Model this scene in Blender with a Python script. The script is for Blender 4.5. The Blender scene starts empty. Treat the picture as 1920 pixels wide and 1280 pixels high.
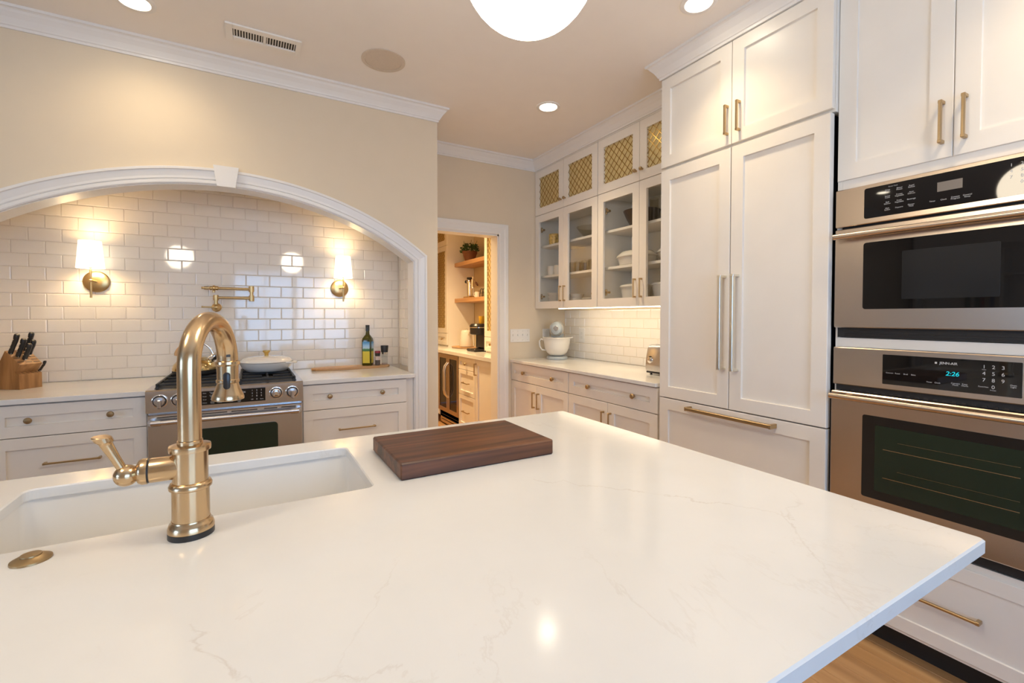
import bpy, bmesh, math, random
from mathutils import Vector, Matrix
random.seed(7)
PI = math.pi
sc = bpy.context.scene
COL = sc.collection

# ------------------------------------------------------------------ constants (metres)
ZC = 2.785; YA = 3.14; XC = 1.173; YN = 3.81; YD = 3.75; XW = 2.74
XT = 2.11; YT0 = 1.937; XU = 2.387; ZT = 0.914
XL = -4.6; YF = -1.7
# ------------------------------------------------------------------ camera
cam_d = bpy.data.cameras.new('camera'); cam = bpy.data.objects.new('camera', cam_d); COL.objects.link(cam)
cam.location = (0, 0, 1.3164)
cam.rotation_euler = (PI / 2 - 0.0231, 0, -0.5173)
cam_d.sensor_width = 36.0; cam_d.lens = 862.34 * 36 / 1920; cam_d.shift_y = -0.01448
cam_d.clip_start = 0.02
sc.camera = cam
# ------------------------------------------------------------------ exposure, world, daylight
sc.view_settings.view_transform = 'Standard'; sc.view_settings.look = 'None'
sc.view_settings.exposure = 1.34; sc.view_settings.gamma = 1.0; sc.view_settings.use_curve_mapping = False
W = bpy.data.worlds.new('sky'); sc.world = W; W.use_nodes = True
bg = W.node_tree.nodes['Background']; bg.inputs[0].default_value = (0.42, 0.62, 1.0, 1); bg.inputs[1].default_value = 1.6
WARM = (1.0, 0.78, 0.50)
def area(name, loc, rot, sx, sy, power, col):
    l = bpy.data.lights.new(name, 'AREA'); l.shape = 'RECTANGLE'; l.size = sx; l.size_y = sy
    l.energy = power; l.color = col
    o = bpy.data.objects.new(name, l); COL.objects.link(o); o.location = loc; o.rotation_euler = rot
    return o
# daylight area lamps outside the added, unseen windows of front wall and left room
area('daylight', (0.72, YF - .12, 1.40), (PI / 2, 0, 0), 1.9, 1.2, 10.0, (0.26, 0.58, 1.0))
area('daylight', (XL - .12, -.55, 1.58), (PI / 2, 0, -PI / 2), 1.7, 1.15, 15, (0.40, 0.62, 1.0))


# ------------------------------------------------------------------ materials
MATS = {}
def mat(name, col, rough=0.5, metal=0.0, var=0.03, scale=8.0, bump=0.0, bscale=60.0, **kw):
    m = bpy.data.materials.new(name); m.use_nodes = True
    nt = m.node_tree; b = nt.nodes['Principled BSDF']
    b.inputs['Roughness'].default_value = rough; b.inputs['Metallic'].default_value = metal
    c = (*col, 1)
    tc = nt.nodes.new('ShaderNodeTexCoord')
    if var:
        n = nt.nodes.new('ShaderNodeTexNoise'); n.inputs['Scale'].default_value = scale; n.inputs['Detail'].default_value = 4
        r = nt.nodes.new('ShaderNodeValToRGB')
        r.color_ramp.elements[0].position = 0.3; r.color_ramp.elements[1].position = 0.7
        r.color_ramp.elements[0].color = (*[x * (1 - var) for x in col], 1)
        r.color_ramp.elements[1].color = (*[min(1, x * (1 + var)) for x in col], 1)
        nt.links.new(tc.outputs['Object'], n.inputs['Vector']); nt.links.new(n.outputs['Fac'], r.inputs[0])
        nt.links.new(r.outputs[0], b.inputs['Base Color'])
    else:
        b.inputs['Base Color'].default_value = c
    if bump:
        n2 = nt.nodes.new('ShaderNodeTexNoise'); n2.inputs['Scale'].default_value = bscale
        bp = nt.nodes.new('ShaderNodeBump'); bp.inputs['Strength'].default_value = bump; bp.inputs['Distance'].default_value = 0.002
        nt.links.new(tc.outputs['Object'], n2.inputs['Vector']); nt.links.new(n2.outputs['Fac'], bp.inputs['Height'])
        nt.links.new(bp.outputs[0], b.inputs['Normal'])
    for k, v in kw.items():
        i = b.inputs[k.replace('_', ' ')]
        i.default_value = (*v, 1) if isinstance(v, tuple) and len(v) == 3 else v
    MATS[name] = m
    return m
def brushed(name, col, rough, axis, amount=0.10, aniso=0.0):
    """metal with fine grain stretched along one axis"""
    m = bpy.data.materials.new(name); m.use_nodes = True; nt = m.node_tree; b = nt.nodes['Principled BSDF']
    b.inputs['Metallic'].default_value = 1.0
    tc = nt.nodes.new('ShaderNodeTexCoord'); mp = nt.nodes.new('ShaderNodeMapping')
    s = [420, 420, 420]; s[axis] = 3; mp.inputs['Scale'].default_value = s
    n = nt.nodes.new('ShaderNodeTexNoise'); n.inputs['Scale'].default_value = 1; n.inputs['Detail'].default_value = 3
    r = nt.nodes.new('ShaderNodeValToRGB')
    r.color_ramp.elements[0].color = (*[x * (1 - amount) for x in col], 1); r.color_ramp.elements[1].color = (*[min(1, x * (1 + amount)) for x in col], 1)
    mr = nt.nodes.new('ShaderNodeMapRange'); mr.inputs['To Min'].default_value = rough - 0.012; mr.inputs['To Max'].default_value = rough + 0.015
    L = nt.links.new
    L(tc.outputs['Object'], mp.inputs[0]); L(mp.outputs[0], n.inputs['Vector']); L(n.outputs['Fac'], r.inputs[0])
    L(r.outputs[0], b.inputs['Base Color']); L(n.outputs['Fac'], mr.inputs[0]); L(mr.outputs[0], b.inputs['Roughness'])
    if aniso:   # brushing direction spreads highlights across the grain
        cv = nt.nodes.new('ShaderNodeCombineXYZ'); cv.inputs[axis].default_value = 1.0
        b.inputs['Anisotropic'].default_value = aniso; L(cv.outputs[0], b.inputs['Tangent'])
    MATS[name] = m; return m
def wood(name, c0, c1, c2, axis, rough=0.4, freq=14, stretch=0.06):
    m = bpy.data.materials.new(name); m.use_nodes = True; nt = m.node_tree; b = nt.nodes['Principled BSDF']
    b.inputs['Roughness'].default_value = rough
    tc = nt.nodes.new('ShaderNodeTexCoord'); mp = nt.nodes.new('ShaderNodeMapping')
    oi = nt.nodes.new('ShaderNodeObjectInfo'); vm = nt.nodes.new('ShaderNodeVectorMath'); vm.operation = 'ADD'
    sx = nt.nodes.new('ShaderNodeMath'); sx.operation = 'MULTIPLY'; sx.inputs[1].default_value = 30
    s = [freq] * 3; s[axis] = freq * stretch; mp.inputs['Scale'].default_value = s
    n = nt.nodes.new('ShaderNodeTexNoise'); n.inputs['Scale'].default_value = 1.0; n.inputs['Detail'].default_value = 6; n.inputs['Distortion'].default_value = 0.6
    r = nt.nodes.new('ShaderNodeValToRGB'); e = r.color_ramp.elements
    e[0].position = 0.3; e[0].color = (*c0, 1); e[1].position = 0.72; e[1].color = (*c2, 1)
    k = e.new(0.5); k.color = (*c1, 1)
    L = nt.links.new
    L(oi.outputs['Random'], sx.inputs[0]); L(tc.outputs['Object'], vm.inputs[0]); L(sx.outputs[0], vm.inputs[1])
    L(vm.outputs[0], mp.inputs[0]); L(mp.outputs[0], n.inputs['Vector']); L(n.outputs['Fac'], r.inputs[0]); L(r.outputs[0], b.inputs['Base Color'])
    MATS[name] = m; return m
def quartz(name, veins=()):
    m = bpy.data.materials.new(name); m.use_nodes = True; nt = m.node_tree; b = nt.nodes['Principled BSDF']; L = nt.links.new
    b.inputs['Roughness'].default_value = 0.12
    tc = nt.nodes.new('ShaderNodeTexCoord')
    def noise(scale, detail, dist=0.0, off=(0, 0, 0)):
        mp = nt.nodes.new('ShaderNodeMapping'); mp.inputs['Location'].default_value = off
        n = nt.nodes.new('ShaderNodeTexNoise'); n.inputs['Scale'].default_value = scale; n.inputs['Detail'].default_value = detail
        n.inputs['Distortion'].default_value = dist; n.inputs['Roughness'].default_value = 0.62
        L(tc.outputs['Object'], mp.inputs[0]); L(mp.outputs[0], n.inputs['Vector']); return n.outputs['Fac']
    def math_(op, a, bv):
        x = nt.nodes.new('ShaderNodeMath'); x.operation = op
        for i, v in enumerate((a, bv)):
            if isinstance(v, (int, float)): x.inputs[i].default_value = v
            else: L(v, x.inputs[i])
        return x.outputs[0]
    def ridge(n, w):
        d = math_('ABSOLUTE', math_('SUBTRACT', n, 0.5), 0)
        r = nt.nodes.new('ShaderNodeMapRange'); r.inputs['From Min'].default_value = 0; r.inputs['From Max'].default_value = w
        r.inputs['To Min'].default_value = 1; r.inputs['To Max'].default_value = 0
        L(d, r.inputs[0]); return r.outputs[0]
    v = ridge(noise(1.15, 9, 0.5, (3.1, 0.4, 0)), 0.005)
    mask = nt.nodes.new('ShaderNodeMapRange'); mask.inputs['From Min'].default_value = 0.44; mask.inputs['From Max'].default_value = 0.62
    L(noise(1.9, 3, 0, (1.7, 5.2, 0)), mask.inputs[0])
    v = math_('MULTIPLY', v, mask.outputs[0]); v = math_('MULTIPLY', v, 0.55)
    sp = nt.nodes.new('ShaderNodeSeparateXYZ'); L(tc.outputs['Object'], sp.inputs[0])
    wob = math_('MULTIPLY', math_('SUBTRACT', noise(7.0, 8, 0.8, (2, 7, 0)), 0.5), 0.12)
    brk = nt.nodes.new('ShaderNodeMapRange'); brk.inputs['From Min'].default_value = 0.40; brk.inputs['From Max'].default_value = 0.60
    L(noise(9.0, 3, 0, (5, 1, 0)), brk.inputs[0])
    for (x0, y0), (x1, y1) in veins:
        l = math.hypot(x1 - x0, y1 - y0); ux, uy = (x1 - x0) / l, (y1 - y0) / l
        al = math_('ADD', math_('MULTIPLY', math_('SUBTRACT', sp.outputs[0], x0), ux), math_('MULTIPLY', math_('SUBTRACT', sp.outputs[1], y0), uy))
        pd = math_('ADD', math_('MULTIPLY', math_('SUBTRACT', sp.outputs[1], y0), ux), math_('MULTIPLY', math_('SUBTRACT', sp.outputs[0], x0), -uy))
        d = math_('ABSOLUTE', math_('ADD', pd, wob), 0)
        r = nt.nodes.new('ShaderNodeMapRange'); r.inputs['From Min'].default_value = 0.0003; r.inputs['From Max'].default_value = 0.0035; r.inputs['To Min'].default_value = 1; r.inputs['To Max'].default_value = 0
        L(d, r.inputs[0])
        ok = math_('MULTIPLY', math_('GREATER_THAN', al, 0), math_('LESS_THAN', al, l))
        v = math_('MAXIMUM', v, math_('MULTIPLY', math_('MULTIPLY', r.outputs[0], ok), math_('ADD', math_('MULTIPLY', brk.outputs[0], 0.8), 0.2)))
    cloud = nt.nodes.new('ShaderNodeValToRGB'); e = cloud.color_ramp.elements
    e[0].position = 0.35; e[0].color = (0.755, 0.74, 0.71, 1); e[1].position = 0.6; e[1].color = (0.79, 0.775, 0.745, 1)
    L(noise(2.2, 4), cloud.inputs[0])
    mx = nt.nodes.new('ShaderNodeMix'); mx.data_type = 'RGBA'; mx.inputs['B'].default_value = (0.50, 0.42, 0.34, 1)
    L(math_('MULTIPLY', v, 0.30), mx.inputs['Factor']); L(cloud.outputs[0], mx.inputs['A']); L(mx.outputs['Result'], b.inputs['Base Color'])
    MATS[name] = m; return m
def emit(name, col, strength, base=None):
    return mat(name, base or col, 0.5, 0, var=0, Emission_Color=col, Emission_Strength=strength)
def glass(name, col=(1, 1, 1), rough=0.0, alpha=None):
    """thin sheet glass: mostly clear with a mirror coat"""
    m = bpy.data.materials.new(name); m.use_nodes = True; nt = m.node_tree; nt.nodes.remove(nt.nodes['Principled BSDF'])
    t = nt.nodes.new('ShaderNodeBsdfTransparent'); t.inputs[0].default_value = (*col, 1)
    g = nt.nodes.new('ShaderNodeBsdfGlossy'); g.inputs['Roughness'].default_value = rough
    f = nt.nodes.new('ShaderNodeFresnel'); f.inputs[0].default_value = 1.5
    x = nt.nodes.new('ShaderNodeMixShader'); L = nt.links.new
    ge = nt.nodes.new('ShaderNodeNewGeometry'); mu = nt.nodes.new('ShaderNodeMath'); mu.operation = 'MULTIPLY'
    iv = nt.nodes.new('ShaderNodeMath'); iv.operation = 'SUBTRACT'; iv.inputs[0].default_value = 1.0
    L(ge.outputs['Backfacing'], iv.inputs[1]); L(f.outputs[0], mu.inputs[0]); L(iv.outputs[0], mu.inputs[1])   # inner face of the sheet passes light
    L(mu.outputs[0], x.inputs[0]); L(t.outputs[0], x.inputs[1]); L(g.outputs[0], x.inputs[2]); L(x.outputs[0], nt.nodes['Material Output'].inputs[0])
    MATS[name] = m; return m

mat('wall_paint', (0.77, 0.65, 0.485), 0.75, var=0.008, bump=0.06, bscale=220)
mat('ceiling_paint', (0.91, 0.86, 0.80), 0.85, var=0.008, bump=0.05, bscale=220)
mat('pantry_paint', (0.66, 0.53, 0.35), 0.75)
mat('trim_white', (0.85, 0.825, 0.79), 0.32, var=0.01)
mat('cabinet_white', (0.85, 0.80, 0.725), 0.34, var=0.012)
mat('cabinet_inside', (0.88, 0.845, 0.77), 0.5, var=0.01)
mat('tile_glaze', (0.92, 0.865, 0.795), 0.06, var=0.015, scale=3, bump=0.12, bscale=7, Coat_Weight=0.4, Coat_Roughness=0.03)
mat('grout', (0.80, 0.73, 0.65), 0.8)
quartz('quartz')
quartz('island_quartz', (((0.60, 0.95), (0.76, 0.785)), ((0.76, 0.785), (0.95, 0.52)), ((1.08, 0.60), (0.93, 0.50)), ((0.955, 0.535), (0.68, 0.285)), ((-.08, .72), (.0, .57)), ((.0, .57), (.15, .52))))
wood('floor_oak', (0.36, 0.19, 0.075), (0.47, 0.26, 0.11), (0.57, 0.34, 0.16), 1, 0.32, 16, 0.05)
wood('walnut', (0.032, 0.011, 0.006), (0.088, 0.031, 0.013), (0.20, 0.072, 0.027), 0, 0.42, 30, 0.06)
wood('bamboo', (0.50, 0.27, 0.11), (0.60, 0.35, 0.16), (0.68, 0.42, 0.20), 0, 0.4, 18, 0.06)
wood('acacia', (0.26, 0.12, 0.045), (0.40, 0.20, 0.075), (0.52, 0.29, 0.12), 2, 0.4, 26, 0.10)
wood('shelf_wood', (0.40, 0.20, 0.08), (0.50, 0.27, 0.12), (0.58, 0.33, 0.16), 1, 0.45, 18, 0.05)
brushed('faucet_brass', (0.63, 0.455, 0.27), 0.22, 2, 0.025)
brushed('brass', (0.62, 0.44, 0.21), 0.30, 2, 0.05)
brushed('pull_brass', (0.50, 0.365, 0.20), 0.34, 1, 0.06)
brushed('knob_brass', (0.42, 0.30, 0.16), 0.36, 1, 0.06)
brushed('lattice_brass', (0.66, 0.44, 0.13), 0.28, 1, 0.05)
mat('lattice_back', (0.74, 0.60, 0.29), 0.5, 0.25, var=0.05)
brushed('lattice_bar', (0.36, 0.21, 0.05), 0.22, 1, 0.05)
brushed('steel_y', (0.60, 0.49, 0.39), 0.26, 1, 0.006, 0.75)  # grey steel, with the brown of the reflected floor mixed into its colour
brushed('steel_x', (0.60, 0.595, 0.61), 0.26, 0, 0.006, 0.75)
brushed('pull_steel', (0.80, 0.77, 0.68), 0.30, 2, 0.05)
mat('chrome', (0.80, 0.77, 0.74), 0.07, 1.0, var=0)
mat('black_glass', (0.008, 0.007, 0.007), 0.03, 0, var=0)
mat('oven_glass', (0.010, 0.022, 0.012), 0.04, 0, var=0)
mat('mesh_glass', (0.03, 0.03, 0.03), 0.08, 0.2, var=0)
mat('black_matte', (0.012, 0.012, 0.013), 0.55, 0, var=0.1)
mat('cast_iron', (0.02, 0.02, 0.021), 0.5, 0.2, var=0.15, scale=60)
mat('black_plastic', (0.018, 0.017, 0.018), 0.3, 0, var=0.05)
mat('print_white', (0.55, 0.55, 0.55), 0.5, var=0)
mat('print_dark', (0.05, 0.045, 0.04), 0.5, var=0)
emit('clock_led', (0.0, 0.62, 0.72), 0.42, (0.0, 0.05, 0.06))
mat('display_grey', (0.23, 0.20, 0.17), 0.15, var=0)
mat('sink_white', (0.86, 0.83, 0.78), 0.14, var=0.01)
mat('enamel_white', (0.80, 0.77, 0.73), 0.10, var=0.01, Coat_Weight=0.6)
mat('ceramic_white', (0.76, 0.72, 0.66), 0.18, var=0.02)
mat('mixer_cream', (0.80, 0.765, 0.70), 0.2, var=0.01)
mat('mixer_grey', (0.42, 0.47, 0.50), 0.28, var=0.02)
mat('plate_white', (0.78, 0.76, 0.72), 0.3, var=0.01)
mat('bowl_dark', (0.045, 0.030, 0.022), 0.4, var=0.2)
mat('mug_yellow', (0.62, 0.42, 0.11), 0.3, var=0.5, scale=45)
mat('terracotta', (0.20, 0.072, 0.028), 0.65, var=0.15)
mat('leaf', (0.035, 0.085, 0.022), 0.5, var=0.5, scale=40)
mat('yellow', (0.72, 0.42, 0.03), 0.4, var=0.05)
mat('speaker_grille', (0.70, 0.60, 0.49), 0.8, var=0.06, scale=300, bump=0.3, bscale=600)
mat('vent_metal', (0.90, 0.86, 0.80), 0.5, var=0.02)
mat('vent_dark', (0.05, 0.04, 0.03), 0.8, var=0)
mat('oil_glass', (0.10, 0.085, 0.008), 0.05, 0, var=0.05, Transmission_Weight=0.35, IOR=1.45)
mat('cap_black', (0.02, 0.02, 0.018), 0.35, var=0)
mat('red_plastic', (0.35, 0.02, 0.025), 0.3, var=0)
mat('peppercorn', (0.10, 0.075, 0.06), 0.6, var=0.7, scale=260)
mat('pink_salt', (0.66, 0.50, 0.43), 0.6, var=0.3, scale=260)
mat('book_mix', (0.20, 0.17, 0.15), 0.7, var=0.6, scale=14)
mat('room_dim_blue', (0.26, 0.29, 0.33), 0.8)  # wall colour carries the dim blue daylight of the left room
glass('pane_glass', (0.98, 0.985, 0.98), 0.0)
glass('clear_glass', (0.90, 0.91, 0.90), 0.02)
emit('globe_glow', (1.0, 0.86, 0.66), 9.2)
emit('lens_glow', (1.0, 0.88, 0.68), 14.0)
emit('led_strip', (1.0, 0.86, 0.62), 3.5)
m = mat('lamp_shade', (0.85, 0.80, 0.70), 0.8, var=0, Emission_Color=(1.0, 0.87, 0.66), Emission_Strength=0.75)
# label of the oil bottle: sky and trees above, yellow field below (flat print)
def label_mat():
    m = bpy.data.materials.new('oil_label'); m.use_nodes = True; nt = m.node_tree; b = nt.nodes['Principled BSDF']; b.inputs['Roughness'].default_value = 0.5
    tc = nt.nodes.new('ShaderNodeTexCoord'); s = nt.nodes.new('ShaderNodeSeparateXYZ'); r = nt.nodes.new('ShaderNodeValToRGB')
    mr = nt.nodes.new('ShaderNodeMapRange'); mr.inputs['From Min'].default_value = 0.02; mr.inputs['From Max'].default_value = 0.185
    n = nt.nodes.new('ShaderNodeTexNoise'); n.inputs['Scale'].default_value = 90; ad = nt.nodes.new('ShaderNodeMath'); ad.operation = 'MULTIPLY_ADD'
    ad.inputs[1].default_value = 0.06
    e = r.color_ramp.elements; e[0].position = 0; e[0].color = (0.72, 0.55, 0.04, 1); e[1].position = 1; e[1].color = (0.08, 0.30, 0.55, 1)
    for p, c in ((0.56, (0.75, 0.60, 0.05)), (0.60, (0.05, 0.16, 0.04)), (0.68, (0.10, 0.28, 0.10)), (0.73, (0.55, 0.68, 0.75)), (0.86, (0.35, 0.60, 0.80))):
        k = e.new(p); k.color = (*c, 1)
    L = nt.links.new
    L(tc.outputs['Object'], s.inputs[0]); L(s.outputs[2], mr.inputs[0]); L(tc.outputs['Object'], n.inputs['Vector'])
    L(n.outputs['Fac'], ad.inputs[0]); L(mr.outputs[0], ad.inputs[2]); L(ad.outputs[0], r.inputs[0]); L(r.outputs[0], b.inputs['Base Color'])
    MATS['oil_label'] = m
label_mat()

# ------------------------------------------------------------------ geometry helpers
class MB:
    """collects shapes, becomes ONE mesh"""
    def __init__(s): s.v = []; s.f = []; s.sm = []
    def add(s, vs, fs, smooth=False):
        o = len(s.v); s.v += [tuple(map(float, p)) for p in vs]; s.f += [tuple(i + o for i in q) for q in fs]; s.sm += [smooth] * len(fs); return s
    def box(s, x0, x1, y0, y1, z0, z1, b=0.0):
        x0, x1 = sorted((x0, x1)); y0, y1 = sorted((y0, y1)); z0, z1 = sorted((z0, z1))
        b = min(b, (x1 - x0) * .45, (y1 - y0) * .45, (z1 - z0) * .45)
        if b <= 0:
            v = [(x, y, z) for z in (z0, z1) for y in (y0, y1) for x in (x0, x1)]
            return s.add(v, [(0, 2, 3, 1), (4, 5, 7, 6), (0, 1, 5, 4), (2, 6, 7, 3), (0, 4, 6, 2), (1, 3, 7, 5)])
        bm = bmesh.new(); bmesh.ops.create_cube(bm, size=1)
        for q in bm.verts: q.co = Vector((x0 if q.co.x < 0 else x1, y0 if q.co.y < 0 else y1, z0 if q.co.z < 0 else z1))
        bmesh.ops.bevel(bm, geom=list(bm.edges), offset=b, segments=1, affect='EDGES', profile=0.5)
        return s.frombm(bm)
    def frombm(s, bm, smooth=False):
        bm.verts.index_update()
        s.add([q.co for q in bm.verts], [[q.index for q in f.verts] for f in bm.faces], smooth); bm.free(); return s
    def rings(s, R, cap0=True, cap1=True, closed=False, smooth=True):
        n = len(R[0]); v = [p for r in R for p in r]; f = []
        m = len(R)
        for i in range(m if closed else m - 1):
            a = i * n; b = ((i + 1) % m) * n
            for j in range(n): f.append((a + j, a + (j + 1) % n, b + (j + 1) % n, b + j))
        if not closed:
            if cap0: f.append(tuple(range(n))[::-1])
            if cap1: f.append(tuple(range((m - 1) * n, m * n)))
        return s.add(v, f, smooth)
    def lathe(s, prof, c=(0, 0, 0), axis=(0, 0, 1), n=24, cap0=True, cap1=True, sx=1.0, sy=1.0):
        A = Vector(axis).normalized(); h = Vector((0, 0, 1)) if abs(A.z) < .9 else Vector((1, 0, 0))
        U = A.cross(h).normalized() if abs(A.z) < .9 else Vector((1, 0, 0)); Vv = A.cross(U); c = Vector(c)
        R = [[c + A * t + U * (r * sx * math.cos(2 * PI * j / n)) + Vv * (r * sy * math.sin(2 * PI * j / n)) for j in range(n)] for r, t in prof]
        return s.rings(R, cap0, cap1)
    def cyl(s, p0, p1, r0, r1=None, n=16, cap=True):
        p0, p1 = Vector(p0), Vector(p1); d = p1 - p0
        return s.lathe([(r0, 0), (r0 if r1 is None else r1, d.length)], p0, d, n, cap, cap)
    def tube(s, pts, r, n=12, cap=True, closed=False):
        pts = [Vector(p) for p in pts]; m = len(pts); rs = r if isinstance(r, (list, tuple)) else [r] * m
        R = []; prev = None
        for i, p in enumerate(pts):
            if closed: t = pts[(i + 1) % m] - pts[i - 1]
            else: t = pts[min(i + 1, m - 1)] - pts[max(i - 1, 0)]
            t.normalize()
            if prev is None: u = t.cross(Vector((0, 0, 1)) if abs(t.z) < .9 else Vector((1, 0, 0))).normalized()
            else: u = (prev - t * prev.dot(t)).normalized()
            prev = u; w = t.cross(u)
            R.append([p + (u * math.cos(2 * PI * j / n) + w * math.sin(2 * PI * j / n)) * rs[i] for j in range(n)])
        return s.rings(R, cap, cap, closed)
    def prism(s, poly, axis, a0, a1):
        """poly in the two other axes (x,y order kept), extruded along axis"""
        def P(p, a): return (a, p[0], p[1]) if axis == 0 else (p[0], a, p[1]) if axis == 1 else (p[0], p[1], a)
        n = len(poly); v = [P(p, a0) for p in poly] + [P(p, a1) for p in poly]
        return s.add(v, [tuple(range(n)), tuple(range(n, 2 * n))[::-1]] + [(i, (i + 1) % n, n + (i + 1) % n, n + i) for i in range(n)])
    def sphere(s, c, r, n=24, m=14, sz=1.0):
        prof = [(max(1e-4, r * math.sin(PI * k / m)), -r * sz * math.cos(PI * k / m)) for k in range(m + 1)]
        return s.lathe(prof, c, (0, 0, 1), n)
    def move(s, fn): s.v = [tuple(fn(Vector(p))) for p in s.v]; return s

LOC = {}
def mesh_from(mb, name, off=Vector((0, 0, 0)), angle=38):
    me = bpy.data.meshes.new(name)
    me.from_pydata([tuple(Vector(p) - off) for p in mb.v], [], mb.f)
    bm = bmesh.new(); bm.from_mesh(me); bmesh.ops.recalc_face_normals(bm, faces=bm.faces); bm.to_mesh(me); bm.free()
    if any(mb.sm):
        me.polygons.foreach_set('use_smooth', [True] * len(me.polygons)); me.set_sharp_from_angle(angle=math.radians(angle))
    return me
def root_of(o):
    while o.parent: o = o.parent
    return o
def obj(name, mb, m, parent=None, loc=None, label=None, kind=None):
    """one mesh object; world coordinates in, origin at loc (or at the parent's root)"""
    off = LOC[root_of(parent).name] if parent else Vector(loc or (0, 0, 0))
    me = mesh_from(mb, name, off); me.materials.append(MATS[m])
    o = bpy.data.objects.new(name, me); COL.objects.link(o)
    if parent: o.parent = parent
    else: o.location = off; LOC[o.name] = off
    if label: o['label'] = label
    if kind: o['kind'] = kind
    return o
def tag(o, label, cat, group=None, kind=None):
    o['label'] = label; o['category'] = cat
    if group: o['group'] = group
    if kind: o['kind'] = kind
    return o
def thing(name, loc, label, cat, group=None, kind=None):
    o = bpy.data.objects.new(name, None); COL.objects.link(o); o.location = loc; o.empty_display_size = 0.05
    LOC[o.name] = Vector(loc); return tag(o, label, cat, group, kind)
def dup(o, delta=None, parent=None, **props):
    c = o.copy(); COL.objects.link(c)
    if parent: c.parent = parent
    else:
        c.location = o.location + Vector(delta or (0, 0, 0)); LOC[c.name] = Vector(c.location)
    for k, v in props.items(): c[k] = v
    for ch in list(o.children): dup(ch, parent=c)
    return c
def struct(name, mb, m, label, cat): return tag(obj(name, mb, m), label, cat, kind='structure')

# boxes in face coordinates: face 'Y' looks towards -Y (u=x), face 'X' looks towards -X (u=y); n = outwards
def fmap(face, f):
    return (lambda u, v, n: (u, f - n, v)) if face == 'Y' else (lambda u, v, n: (f - n, u, v))
def shaker_mb(face, f, u0, u1, v0, v1, rail=0.064, dep=0.011, t=0.02, opening=False, mb=None):
    """door or drawer front whose visible face lies at f; recessed panel (or an open frame)"""
    M = fmap(face, f); c = 0.0018
    if u0 > u1: u0, u1 = u1, u0
    def loop(i, n): return [M(u0 + i, v0 + i, n), M(u1 - i, v0 + i, n), M(u1 - i, v1 - i, n), M(u0 + i, v1 - i, n)]
    L = [loop(0, -t), loop(0, -c), loop(c, 0), loop(rail, 0), loop(rail + 0.002, -dep)]
    if opening: L[4] = loop(rail, -t); 
    v = [p for l in L for p in l]; fs = []
    for k in range(4):
        for j in range(4): fs.append((4 * k + j, 4 * k + (j + 1) % 4, 4 * k + 4 + (j + 1) % 4, 4 * k + 4 + j))
    if opening:
        for j in range(4): fs.append((16 + j, 16 + (j + 1) % 4, (j + 1) % 4, j))
    else: fs += [(16, 17, 18, 19), (0, 1, 2, 3)]
    mb = mb or MB(); return mb.add(v, fs)
def fbox(face, f, u0, u1, v0, v1, n0, n1, b=0.0, mb=None):
    M = fmap(face, f); a = M(u0, v0, n0); c = M(u1, v1, n1); mb = mb or MB()
    return mb.box(a[0], c[0], a[1], c[1], a[2], c[2], b)
def pull_mb(face, f, p, q, standoff=0.032, w=0.011, slim=0.8):
    """bar pull with square feet, between (u,v) points p and q on face f"""
    M = fmap(face, f); mb = MB(); vert = abs(p[0] - q[0]) < 1e-6; e = 0.012
    if vert:
        u = p[0]; a, b = sorted((p[1], q[1]))
        fbox(face, f, u - w * slim / 2, u + w * slim / 2, a + e * .6, b - e * .6, standoff - w, standoff, .002, mb)
        for s0 in (a, b - e): fbox(face, f, u - w / 2, u + w / 2, s0, s0 + e, 0, standoff - .001, .0015, mb)
    else:
        v = p[1]; a, b = sorted((p[0], q[0]))
        fbox(face, f, a + e * .6, b - e * .6, v - w * slim / 2, v + w * slim / 2, standoff - w, standoff, .002, mb)
        for s0 in (a, b - e): fbox(face, f, s0, s0 + e, v - w / 2, v + w / 2, 0, standoff - .001, .0015, mb)
    return mb
def knob_mb(face, f, u, v, r=0.0155):
    M = fmap(face, f); c = M(u, v, 0); ax = Vector(M(u, v, 1)) - Vector(c)
    return MB().lathe([(r * .55, 0), (r * .42, .004), (r * .38, .012), (r * .9, .015), (r, .019), (r, .024), (r * .8, .028), (r * .3, .0295)], c, ax, 20)
def text(name, s, size, face, f, u, v, parent, m='print_white', align='CENTER', lift=0.0006, bold=0.0, shear=0.0, xs=1.0):
    cu = bpy.data.curves.new('t', 'FONT'); cu.body = s; cu.size = size; cu.align_x = align; cu.align_y = 'CENTER'; cu.offset = bold; cu.shear = shear
    cu.space_line = 0.85
    tmp = bpy.data.objects.new('t', cu); me = bpy.data.meshes.new_from_object(tmp)
    off = LOC[root_of(parent).name]
    for q in me.vertices:
        x, y = q.co.x * xs, q.co.y
        p = Vector((u + x, f - lift, v + y)) if face == 'Y' else Vector((f - lift, u - x, v + y))
        q.co = p - off
    bpy.data.objects.remove(tmp); bpy.data.curves.remove(cu)
    me.materials.clear(); me.materials.append(MATS[m]); me.name = name
    o = bpy.data.objects.new(name, me); COL.objects.link(o); o.parent = parent; return o

# =================================================================== STRUCTURE
fl = struct('floor', MB().box(XL - .1, XW + .1, YF - .1, 6.8, -0.12, -0.012), 'floor_oak', 'warm oak strip floor running past the island and into the pantry', 'floor')
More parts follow.
